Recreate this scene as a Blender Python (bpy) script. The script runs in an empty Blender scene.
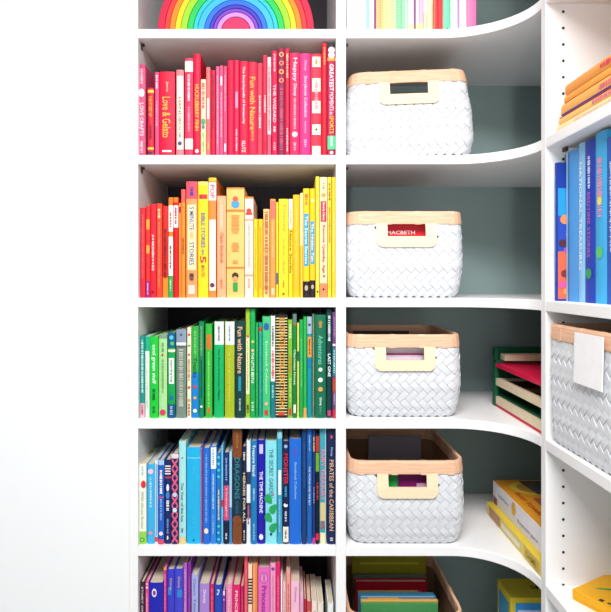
import bpy, bmesh, math, random
from mathutils import Matrix, Vector
random.seed(7)
SC = bpy.context.scene
COL = SC.collection
CZ = 1.4            # eye height of the photographer
F = 569.0           # focal length in pixels of the 611 wide picture
VX, VY = 290.0, 279.0
PI = math.pi

def PX(x, d): return (x - VX) * d / F
def PZ(y, d): return CZ + (VY - y) * d / F

# ------------------------------------------------------------------ materials
def lin(c):
    return c / 12.92 if c <= 0.04045 else ((c + 0.055) / 1.055) ** 2.4
def hexc(h, k=1.0):
    h = h.lstrip('#')
    return tuple(min(1.0, lin(int(h[i:i+2], 16) / 255) * k) for i in (0, 2, 4)) + (1,)
MATS = {}
def mat(h, rough=0.5, name=None, vary=0.06, scale=60, spec=0.3):
    key = (h, rough, name)
    if key in MATS: return MATS[key]
    m = bpy.data.materials.new(name or 'surface_' + h.strip('#'))
    m.use_nodes = True
    nt = m.node_tree; b = nt.nodes['Principled BSDF']
    b.inputs['Roughness'].default_value = rough
    b.inputs['Specular IOR Level'].default_value = spec
    tc = nt.nodes.new('ShaderNodeTexCoord')
    no = nt.nodes.new('ShaderNodeTexNoise'); no.inputs['Scale'].default_value = scale
    nt.links.new(tc.outputs['Object'], no.inputs['Vector'])
    hs = nt.nodes.new('ShaderNodeHueSaturation')
    hs.inputs['Color'].default_value = hexc(h)
    mr = nt.nodes.new('ShaderNodeMapRange')
    mr.inputs['To Min'].default_value = 1 - vary; mr.inputs['To Max'].default_value = 1 + vary
    nt.links.new(no.outputs['Fac'], mr.inputs['Value'])
    nt.links.new(mr.outputs['Result'], hs.inputs['Value'])
    nt.links.new(hs.outputs['Color'], b.inputs['Base Color'])
    MATS[key] = m
    return m
def wood(h1, h2, name, sc=(3, 60, 60)):
    m = bpy.data.materials.new(name); m.use_nodes = True
    nt = m.node_tree; b = nt.nodes['Principled BSDF']; b.inputs['Roughness'].default_value = 0.55
    b.inputs['Specular IOR Level'].default_value = 0.25
    tc = nt.nodes.new('ShaderNodeTexCoord'); mp = nt.nodes.new('ShaderNodeMapping')
    mp.inputs['Scale'].default_value = sc
    no = nt.nodes.new('ShaderNodeTexNoise'); no.inputs['Scale'].default_value = 6
    cr = nt.nodes.new('ShaderNodeValToRGB')
    cr.color_ramp.elements[0].position = 0.3; cr.color_ramp.elements[1].position = 0.7
    cr.color_ramp.elements[0].color = hexc(h1); cr.color_ramp.elements[1].color = hexc(h2)
    nt.links.new(tc.outputs['Object'], mp.inputs['Vector']); nt.links.new(mp.outputs[0], no.inputs['Vector'])
    nt.links.new(no.outputs['Fac'], cr.inputs[0]); nt.links.new(cr.outputs[0], b.inputs['Base Color'])
    return m
def paint(h, name, rough=0.5, bump=0.05):
    m = bpy.data.materials.new(name); m.use_nodes = True
    nt = m.node_tree; b = nt.nodes['Principled BSDF']; b.inputs['Roughness'].default_value = rough
    b.inputs['Base Color'].default_value = hexc(h)
    b.inputs['Specular IOR Level'].default_value = 0.3
    no = nt.nodes.new('ShaderNodeTexNoise'); no.inputs['Scale'].default_value = 180
    bp = nt.nodes.new('ShaderNodeBump'); bp.inputs['Strength'].default_value = bump; bp.inputs['Distance'].default_value = 0.001
    nt.links.new(no.outputs['Fac'], bp.inputs['Height']); nt.links.new(bp.outputs[0], b.inputs['Normal'])
    return m

WHITE = paint('#f4f4f5', 'white_melamine', 0.4)
WALLW = paint('#f3f5f7', 'white_wall_paint', 0.7, 0.15)
TEAL = paint('#8fa3a1', 'grey_teal_wall_paint', 0.7, 0.15)
DARK = mat('#26262a', 0.6, 'dark_hole')
PAGE = mat('#cfc4ab', 0.8, 'book_pages', 0.1, 400)
RIMW = wood('#e4b08c', '#efc8aa', 'pale_peach_wood')
HANDW = wood('#f0d8b0', '#f6e4c6', 'pale_birch_wood', (30, 60, 60))
WEAVE = mat('#dde0e5', 0.6, 'white_paper_weave', 0.05, 90)
WEAVEIN = mat('#55524f', 0.8, 'weave_gap')
LINER = mat('#a48266', 0.8, 'tan_basket_inside')

# ------------------------------------------------------------------ mesh helpers
def bx(bm, x0, x1, y0, y1, z0, z1, mi=0):
    vs = [bm.verts.new(p) for p in ((x0,y0,z0),(x1,y0,z0),(x1,y1,z0),(x0,y1,z0),(x0,y0,z1),(x1,y0,z1),(x1,y1,z1),(x0,y1,z1))]
    for f in ((0,3,2,1),(4,5,6,7),(0,1,5,4),(1,2,6,5),(2,3,7,6),(3,0,4,7)):
        fc = bm.faces.new([vs[i] for i in f]); fc.material_index = mi
    return vs
def prism(bm, pts, z0, z1, mi=0, axis='z'):
    """extrude a polygon (list of 2D points); axis z: (x,y); axis y: (x,z) between y=z0..z1"""
    def P(p, t):
        return (p[0], p[1], t) if axis == 'z' else (p[0], t, p[1])
    a = [bm.verts.new(P(p, z0)) for p in pts]; b = [bm.verts.new(P(p, z1)) for p in pts]
    n = len(pts)
    fs = [bm.faces.new(a), bm.faces.new(b)]
    for i in range(n):
        fs.append(bm.faces.new((a[i], a[(i+1) % n], b[(i+1) % n], b[i])))
    for f in fs: f.material_index = mi
def disc(bm, cx, cz, y, r, n=14, mi=0, sx=1.0, sz=1.0):
    vs = [bm.verts.new((cx + r*sx*math.cos(2*PI*i/n), y, cz + r*sz*math.sin(2*PI*i/n))) for i in range(n)]
    f = bm.faces.new(vs); f.material_index = mi
def obj(name, bm, mats, parent=None, bevel=0, smooth=False, seg=2, fixn=True):
    if fixn: bmesh.ops.recalc_face_normals(bm, faces=bm.faces)
    me = bpy.data.meshes.new(name); bm.to_mesh(me); bm.free()
    for m in (mats if isinstance(mats, (list, tuple)) else [mats]): me.materials.append(m)
    if smooth:
        for p in me.polygons: p.use_smooth = True
    o = bpy.data.objects.new(name, me); COL.objects.link(o)
    if parent: o.parent = parent
    if bevel:
        mo = o.modifiers.new('bevel', 'BEVEL'); mo.width = bevel; mo.segments = seg; mo.limit_method = 'ANGLE'
    return o
def thing(name, label, cat, loc=(0,0,0), rotz=0, group=None):
    o = bpy.data.objects.new(name, None); COL.objects.link(o)
    o.empty_display_size = 0.02
    o.location = loc; o.rotation_euler = (0,0,rotz)
    tag(o, label, cat, group); return o
def tag(o, label, cat, group=None):
    o['label'] = label; o['category'] = cat
    if group: o['group'] = group
    return o
def struct(name, bm, m):
    o = obj(name, bm, m); o['kind'] = 'structure'; return o

def text_mesh(s, length, cap, bold=0.0):
    """flat lettering reading from top to bottom, x across spine, z down; centred"""
    cu = bpy.data.curves.new('lettering', 'FONT'); cu.body = s; cu.resolution_u = 2
    cu.offset = bold
    t = bpy.data.objects.new('lettering', cu); COL.objects.link(t)
    dg = bpy.context.evaluated_depsgraph_get()
    me = bpy.data.meshes.new_from_object(t.evaluated_get(dg))
    bpy.data.objects.remove(t); bpy.data.curves.remove(cu)
    xs = [v.co.x for v in me.vertices]; ys = [v.co.y for v in me.vertices]
    if not xs: return me
    x0, x1, y0, y1 = min(xs), max(xs), min(ys), max(ys)
    for v in me.vertices:
        u = (v.co.x - x0) / max(1e-6, x1 - x0) - 0.5
        w = (v.co.y - y0) / max(1e-6, y1 - y0) - 0.5
        v.co = (w * cap, 0, -u * length)
    me.update()
    return me
def put_text(name, s, length, cap, m, parent, x, y, z, horizontal=False, bold=0.012):
    me = text_mesh(s, length, cap, bold)
    if horizontal:
        for v in me.vertices: v.co = (-v.co.z, 0, v.co.x)
    me.materials.append(m)
    o = bpy.data.objects.new(name, me); COL.objects.link(o)
    o.parent = parent; o.location = (x, y, z)
    return o

# ------------------------------------------------------------------ books
def make_book(w, h, d, color, desc, cat='book', decor=(), group=None, round_=0.3, name='book', pages=PAGE, back=None):
    """spine faces -Y, centred on x, base at z=0. local"""
    root = thing(name, desc, cat, group=group)
    t = min(0.0016, w * 0.18)
    bm = bmesh.new()
    # cover in plan view: two boards joined by a slightly rounded spine
    bul = min(w * 0.16 * round_ / 0.3, 0.002)
    n = 5 if w > 0.006 else 3
    out = []; inn = []
    for i in range(n + 1):
        a = -1 + 2 * i / n
        out.append((a * w / 2, bul * (a * a)))
    for i in range(n + 1):
        a = 1 - 2 * i / n
        inn.append((a * (w / 2 - t), bul * (a * a) + t))
    pts = out + [(w/2, d)] + [(w/2 - t, d)] + inn + [(-w/2 + t, d), (-w/2, d)]
    # split into quads strips so caps are clean
    N = len(out)
    def quad(p, q, r, s):
        prism(bm, [p, q, r, s], 0, h)
    for i in range(N - 1):
        quad(out[i], out[i+1], inn[N-2-i], inn[N-1-i])
    quad(out[-1], (w/2, d), (w/2 - t, d), inn[0])
    quad(inn[-1], (-w/2 + t, d), (-w/2, d), out[0])
    bmesh.ops.remove_doubles(bm, verts=bm.verts, dist=1e-6)
    obj('cover', bm, mat(color), root)
    bm = bmesh.new(); ins = 0.003 if d > 0.13 else 0.0008
    bx(bm, -w/2 + t, w/2 - t, bul + t, d - ins, ins * 0.6, h - ins)
    obj('page_block', bm, pages, root)
    lay = 0.0003
    for k, q in enumerate(decor):
        kind = q[0]
        y = -lay * (1 + 0.7 * k)
        if kind == 'b':       # band: from, to (fractions from the top), colour, x range
            f0, f1, c = q[1:4]; xa, xb = (q[4], q[5]) if len(q) > 4 else (0, 1)
            bm = bmesh.new()
            m_ = 3
            for i in range(m_):
                a0 = -w/2 + w * (xa + (xb - xa) * i / m_); a1 = -w/2 + w * (xa + (xb - xa) * (i + 1) / m_)
                c0 = bul * (2*a0/w)**2; c1 = bul * (2*a1/w)**2
                vs = [bm.verts.new(p) for p in ((a0, c0 + y, h*(1-f1)), (a1, c1 + y, h*(1-f1)), (a1, c1 + y, h*(1-f0)), (a0, c0 + y, h*(1-f0)))]
                bm.faces.new(vs)
            obj('spine_band', bm, mat(c), root)
        elif kind == 't':     # lettering
            f0, f1, s, c = q[1:5]; fr = q[5] if len(q) > 5 else 0.6; off = q[6] if len(q) > 6 else 0
            put_text('title', s, h * (f1 - f0), w * fr, mat(c), root, off * w, y - 0.0002, h * (1 - (f0 + f1) / 2))
        elif kind == 'h':     # horizontal lettering
            f, wd, s, c, hh = q[1:6]
            put_text('title', s, w * wd, h * hh, mat(c), root, 0, y - 0.0002, h * (1 - f), True)
        elif kind == 'd':     # dot / oval
            f, c, r = q[1:4]; off = q[4] if len(q) > 4 else 0; sz = q[5] if len(q) > 5 else 1
            bm = bmesh.new(); disc(bm, off * w, h * (1 - f), y - 0.0001, r * w, sz=sz)
            obj('spine_emblem', bm, mat(c), root)
        elif kind == 'm':     # rows of tiny print too small to read
            f0, f1, c = q[1:4]; fr = q[4] if len(q) > 4 else 0.4; off = q[5] if len(q) > 5 else 0
            bm = bmesh.new(); z = h * (1 - f0); zend = h * (1 - f1)
            while z > zend + 0.002:
                ln = random.uniform(0.0012, 0.0026); ww = w * fr * random.uniform(0.6, 1) / 2
                bx(bm, off*w - ww, off*w + ww, y - 0.0003, y, z - ln, z)
                z -= ln + random.choice((0.0008, 0.0008, 0.0022))
            obj('small_print', bm, mat(c), root)
        elif kind == 's':     # repeated cross stripes
            f0, f1, c, nn = q[1:5]; xa, xb = (q[5], q[6]) if len(q) > 5 else (0, 1)
            bm = bmesh.new()
            for i in range(nn):
                z = h * (1 - f0 - (f1 - f0) * (i + 0.5) / nn); hz = h * (f1 - f0) / nn * (0.17 if nn > 30 else 0.25)
                vs = [bm.verts.new(p) for p in ((-w/2+w*xa, y, z - hz), (-w/2+w*xb, y, z - hz), (-w/2+w*xb, y, z + hz), (-w/2+w*xa, y, z + hz))]
                bm.faces.new(vs)
            obj('spine_stripes', bm, mat(c), root)
        elif kind == 'x':     # diagonal lattice
            f0, f1, c, nn = q[1:5]
            bm = bmesh.new()
            for i in range(nn):
                zc = h * (1 - f0 - (f1 - f0) * (i + 0.5) / nn)
                for sg in (1, -1):
                    a = h * (f1 - f0) / nn * 0.5; th = a * 0.35
                    vs = [bm.verts.new(p) for p in ((-w*.45, y - (sg+1)*1e-4, zc - sg*a - th), (w*.45, y - (sg+1)*1e-4, zc + sg*a - th), (w*.45, y - (sg+1)*1e-4, zc + sg*a + th), (-w*.45, y - (sg+1)*1e-4, zc - sg*a + th))]
                    bm.faces.new(vs)
            obj('spine_pattern', bm, mat(c), root)
        elif kind == 'l':     # leaf / curved twig shapes
            f0, f1, c, nn = q[1:5]
            bm = bmesh.new()
            for i in range(nn):
                zc = h * (1 - f0 - (f1 - f0) * (i + 0.5) / nn); s_ = 1 if i % 2 else -1
                L = w * 0.85; ang = s_ * 0.9
                pts = []
                for j in range(12):
                    a = 2 * PI * j / 12
                    u = L * math.cos(a) * 0.55; v = L * 0.26 * math.sin(a) * (1.15 - 0.5 * math.cos(a))
                    pts.append((s_ * w * 0.2 + u * math.cos(ang) - v * math.sin(ang), u * math.sin(ang) + v))
                bm.faces.new([bm.verts.new((p[0], y - 1e-4, zc + p[1])) for p in pts])
            obj('leaf_print', bm, mat(c), root)
    return root

def book_row(zf, books, where, group, d0=1.212):
    for i, b in enumerate(books):
        x0, x1, yt, c, desc, dec = b[:6]
        dep = b[6] if len(b) > 6 else None
        gap = 0.2
        X0, X1 = PX(x0 + gap, d0), PX(x1 - gap, d0)
        h = PZ(yt, d0) - zf
        if dep is None: dep = max(0.12, min(0.25, h * 0.76))
        yy = d0 + (0.0015 if i % 3 == 1 else 0)
        r = make_book(X1 - X0, h, dep, c, desc + ', ' + where, 'book', dec, group)
        r.location = ((X0 + X1) / 2, yy, zf)

# ------------------------------------------------------------------ room shell
XL = PX(138, 1.2)                    # inner face of left side panel
XD0, XD1 = PX(336, 1.2), PX(346, 1.2)  # divider
XR = 0.472                           # front plane of the right hand unit
YB = 1.5                             # back wall
ROOMR = 0.80
CEIL = 2.45
bm = bmesh.new(); bx(bm, -1.9, ROOMR + .1, -1.9, 1.6, -0.1, 0); struct('floor', bm, wood('#c4c0bc', '#d2cfcb', 'floor_boards', (2, 30, 1)))
bm = bmesh.new(); bx(bm, -1.9, ROOMR + .1, -1.9, 1.6, CEIL, CEIL + 0.1); struct('ceiling', bm, WALLW)
bm = bmesh.new(); bx(bm, XL - 0.019, ROOMR + .1, YB, YB + 0.1, 0, CEIL); struct('wall_back', bm, TEAL)
bm = bmesh.new(); bx(bm, -1.9, XL - 0.0195, 1.2035, YB + 0.1, 0, CEIL); struct('wall_left', bm, WALLW)
bm = bmesh.new(); bx(bm, ROOMR, ROOMR + .1, -1.9, YB, 0, CEIL); struct('wall_right', bm, TEAL)

# ------------------------------------------------------------------ built-in bookcase
case = thing('built_in_bookcase', 'white built-in corner bookcase with curved shelves filling the wall', 'bookcase', (0, 1.35, 0))
def part(name, bm, m=WHITE, bevel=0.0012):
    for v in bm.verts: v.co.y -= 1.35
    return obj(name, bm, m, case, bevel)
TH = 0.0195
bm = bmesh.new(); bx(bm, XL - 0.019, XL, 1.2, YB, 0, CEIL); part('side_panel', bm)
bm = bmesh.new(); bx(bm, XD0, XD1, 1.2, YB, 0, CEIL); part('divider_panel', bm)
bm = bmesh.new(); bx(bm, XL, XD0, YB - .004, YB, 0, CEIL); part('shade_backing', bm, paint('#383237', 'dark_mauve_painted_shade', .7))  # added dark sheet, its colour stands in for the shade behind the books
# right unit: panel parallel to the back wall, with rows of shelf pin holes
bm = bmesh.new(); bx(bm, XR, ROOMR, 1.05, 1.07, 0, CEIL)
part('upright_panel', bm)
bm = bmesh.new()
for k in range(-4, 42):
    z = PZ(28.2 + 16.37 * k, 1.05)
    for xx in (XR + 0.032, ROOMR - 0.05):
        disc(bm, xx, z, 1.0492, 0.0026)
part('shelf_pin_holes', bm, DARK, 0)
SZ = {'s0': CZ + .5275, 's1': CZ + .2616, 's2': CZ - .040, 's3': CZ - .2963, 's4': CZ - .5652, 's5': CZ - .892, 'st': CZ + .83, 'sb': CZ - 1.28}
RAD = 0.13
for k, z in SZ.items():
    bm = bmesh.new(); bx(bm, XL, XD0, 1.2, YB - .004, z - TH, z); part('shelf', bm)
    R_ = 0.16 if k == 's0' else RAD
    R2 = 1.2 - 1.07
    pts = [(XD1, YB), (XD1, 1.2)]
    for i in range(17):
        a = PI / 2 * i / 16
        pts.append((XR - R_ + R_ * math.sin(a), 1.07 + R2 * math.cos(a)))
    pts += [(ROOMR, 1.07), (ROOMR, YB)]
    bm = bmesh.new(); prism(bm, pts, z - TH, z); part('corner_shelf', bm)
    bm = bmesh.new(); bx(bm, XR, ROOMR, 0.25, 1.05, z - TH, z); part('side_shelf', bm)
bm = bmesh.new(); bx(bm, XR, ROOMR, 0.23, 0.25, 0, CEIL); part('upright_panel', bm)
bm = bmesh.new(); bx(bm, XL, XD0, 1.24, 1.26, 0, CZ - 1.28 - TH); bx(bm, XD1, XR, 1.24, 1.26, 0, CZ - 1.28 - TH); part('plinth', bm)
# little metal shelf pins on the inner side faces
for (x, sx, y, z) in ((XL, 1, 1.225, SZ['s0']), (XL, 1, 1.225, SZ['s1']), (XD1, 1, 1.225, SZ['s0']), (XD1, 1, 1.225, SZ['s1'])):
    bm = bmesh.new(); bx(bm, x, x + 0.007, y, y + 0.006, z - TH - 0.006, z - TH - 0.0015); bx(bm, x, x + 0.002, y - .003, y + 0.009, z - TH - 0.014, z - TH - 0.001)
    part('shelf_pin', bm, mat('#4a3b38', 0.4), 0.0005)
bm = bmesh.new(); bx(bm, XR + .03, XR + 0.036, 1.038, 1.05, SZ['s1'] - TH - .008, SZ['s1'] - TH - .001); part('shelf_pin', bm, mat('#4a3b38', 0.4), 0.0005)

# ------------------------------------------------------------------ row 1: red and pink books
W_ = '#ffe9ee'; Y_ = '#f4cf4a'
red = [
 (138.2,145.4,64.5,'#d64f7c','mauve-pink book with white lettering at the far left',[('b',0,.04,'#c43a66'),('t',.42,.78,'LOVE CRAFTS','#fbe6ee',.5),('d',.31,'#ffffff',.38,0,1.6),('m',.05,.22,'#f7cfdc',.4),('m',.84,.97,'#f7cfdc',.4)]),
 (147.2,153.6,87.6,'#cf1f3c','short red book with yellow bands at top and foot',[('b',.03,.07,Y_),('b',.87,.90,Y_),('t',.12,.42,'THE STORY OF','#f2b13c',.55),('m',.55,.75,'#8e1026',.4),('b',.93,.97,'#3d3350',.2,.8)]),
 (154.6,159,72,'#d9497a','slim mauve-pink book between the short red and the thick crimson',[('m',.04,.2,'#ffd5e2',.6),('m',.35,.65,'#f6a9c4',.4)]),
 (159,174.8,71.4,'#d8093a','thick crimson book titled Love and Gelato in gold script',[('t',.30,.78,'Love & Gelato','#f3b64a',.52,-.03),('t',.12,.24,'Jenna','#f6c7a4',.2,.02),('b',.93,.95,'#ffffff',.2,.8)]),
 (175.8,183.6,69.4,'#ec7f86','salmon book with a long cream label reading Handbook',[('b',.07,.92,'#f8ead6',.12,.95),('t',.32,.8,'HANDBOOK','#7d6a55',.4),('d',.85,'#2f4c7a',.28)]),
 (184.6,193,58,'#e0325a','rose book with pale squares at head and foot',[('b',.03,.14,'#f8dcd4'),('b',.82,.93,'#f6d5cc'),('m',.17,.45,'#ffd4de',.35),('m',.5,.75,'#f3a0b5',.3)]),
 (193.2,200.6,53.7,'#e0063c','tall crimson book titled Huckleberry Finn in yellow',[('t',.30,.75,'HUCKLEBERRY FINN','#f5c23d',.55),('d',.95,'#ffffff',.25)]),
 (200.6,205.8,79,'#f3dcb8','cream book with red and green picture spine',[('m',.05,.4,'#e24a52',.6),('d',.55,'#35a36c',.45,0,1.5),('d',.62,'#2b7f8c',.3,0,1.6),('b',.68,.98,'#d8e3a6'),('m',.7,.95,'#8cbf6a',.4)]),
 (206,210.4,67,'#ee6f72','slim coral book with a white block in the middle',[('b',.35,.58,'#ffe4e2',.25,.75),('m',.84,.93,'#f5c04f',.5)]),
 (210.4,215.5,70,'#c80a38','dark crimson book next to the slim coral one',[('m',.05,.7,'#a00629',.5)]),
 (215.7,219.4,66,'#df5a86','slim pink book, first of three pale pink spines',[('m',.1,.9,'#f7b3c9',.35)]),
 (219.5,223.1,65.5,'#e2517d','slim pink book with white print, middle of three pink spines',[('b',.12,.22,'#ffdbe6',.2,.8),('m',.3,.8,'#ffc4d5',.3)]),
 (223.2,227,66,'#d84a74','slim rose book, last of three pale pink spines',[('m',.1,.5,'#f5a6bf',.3),('b',.86,.95,'#ffdbe6',.25,.75)]),
 (227.2,233.8,60,'#dc1045','plain crimson book taller than the pink spines beside it',[('m',.1,.5,'#b70833',.4)]),
 (234,239,60,'#dd1c4c','crimson book with a pink label halfway down',[('b',.33,.5,'#f58fb1',.25,.8),('m',.72,.95,'#ffc7d5',.35)]),
 (239.2,248,61,'#d80c3e','red book titled The Encyclopedia of Immaturity',[('t',.06,.66,'The Encyclopedia of Immaturity','#ffe0e4',.36),('t',.84,.96,'KLUTZ','#ffe0e4',.42)]),
 (248,257,61.5,'#dd1640','red book titled Fun with Nature in yellow',[('t',.16,.72,'Fun with Nature','#f4b73f',.6),('m',.73,.84,'#f09a4a',.3),('m',.85,.95,'#c02c68',.3)]),
 (257.2,262.6,63,'#e23a55','coral-red book with white print in the middle',[('m',.35,.7,'#ffd5d9',.4)]),
 (262.8,267,55,'#d92348','narrow red book taller than its left neighbour',[('m',.4,.58,'#ffc9c9',.5),('m',.8,.95,'#ad1032',.4)]),
 (267.2,271.2,56.7,'#f3c9cb','white and pink spine with red print',[('m',.1,.75,'#d6506c',.5),('b',.78,1,'#e2566f')]),
 (271.5,277.6,50.8,'#d81247','crimson book with white capitals reading The Wizard',[('m',.03,.2,'#f6b6c6',.4),('t',.32,.68,'THE WIZARD','#f6d0da',.5),('m',.72,.78,'#ffd8e0',.5),('m',.87,.95,'#f8b9c8',.4)]),
 (277.8,285,48,'#8e1742','maroon book with a column of gold circles',[('d',.06,'#f0b060',.36),('d',.14,'#e88e62',.36),('d',.22,'#f0b060',.36),('d',.30,'#e88e62',.36),('d',.06,'#8e1742',.2),('d',.14,'#8e1742',.2),('d',.22,'#8e1742',.2),('d',.30,'#8e1742',.2),('m',.36,.95,'#c45a78',.5)]),
 (285,289.6,48,'#d3163f','narrow red book beside the maroon one with gold circles',[('m',.05,.28,'#f3c0a0',.5),('m',.74,.96,'#f5ccd3',.4)]),
 (289.8,299.8,52.7,'#e01d58','raspberry book with white script title and emblem',[('t',.05,.28,'Happy','#fbd5e2',.5),('t',.3,.42,'Disney','#fbd5e2',.42),('m',.44,.74,'#f9a9c3',.25),('d',.79,'#f9bcd0',.3),('m',.87,.95,'#f9a9c3',.3)]),
 (300,310.7,53.3,'#e5297c','hot pink book titled Storybook Collection',[('t',.07,.17,'Disney','#f9b6d5',.3),('t',.22,.62,'Storybook Collection','#fbd0e4',.36),('m',.66,.78,'#f48ab8',.25),('m',.84,.92,'#f9b6d5',.3)]),
 (311,321.8,53.3,'#e02a44','red book with a column of cream squares',[('b',.03,.13,'#f8ebcd',.1,.9),('b',.24,.37,'#f8ebcd',.1,.9),('b',.46,.58,'#f8ebcd',.1,.9),('b',.69,.79,'#f8ebcd',.1,.9),('b',.9,.99,'#f8ebcd',.1,.9),('m',.06,.11,'#c8955c',.3),('d',.74,'#6b4a33',.12),('m',.26,.55,'#f3a6b8',.35)]),
 (322,327,43,'#dc1630','tall plain red book, second from the right end',[('m',.04,.2,'#f2a35c',.5)]),
 (327.3,335.7,44,'#b3124e','tall book titled Greatest Moments in Sports at the right end',[('b',0,.035,'#222028'),('d',.055,'#ffffff',.4),('d',.10,'#d6d2dc',.42),('b',.12,.15,'#f0a23a'),('t',.18,.42,'GREATEST','#ffffff',.5),('t',.43,.63,'MOMENTS in','#ffd9e2',.5),('t',.64,.80,'SPORTS','#f4c12e',.5),('b',.82,.94,'#4fd08c'),('m',.83,.92,'#dff7e8',.4),('d',.97,'#ffffff',.2)]),
]
book_row(SZ['s1'], red, 'in the red row', 'red and pink books on the first full shelf')

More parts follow.
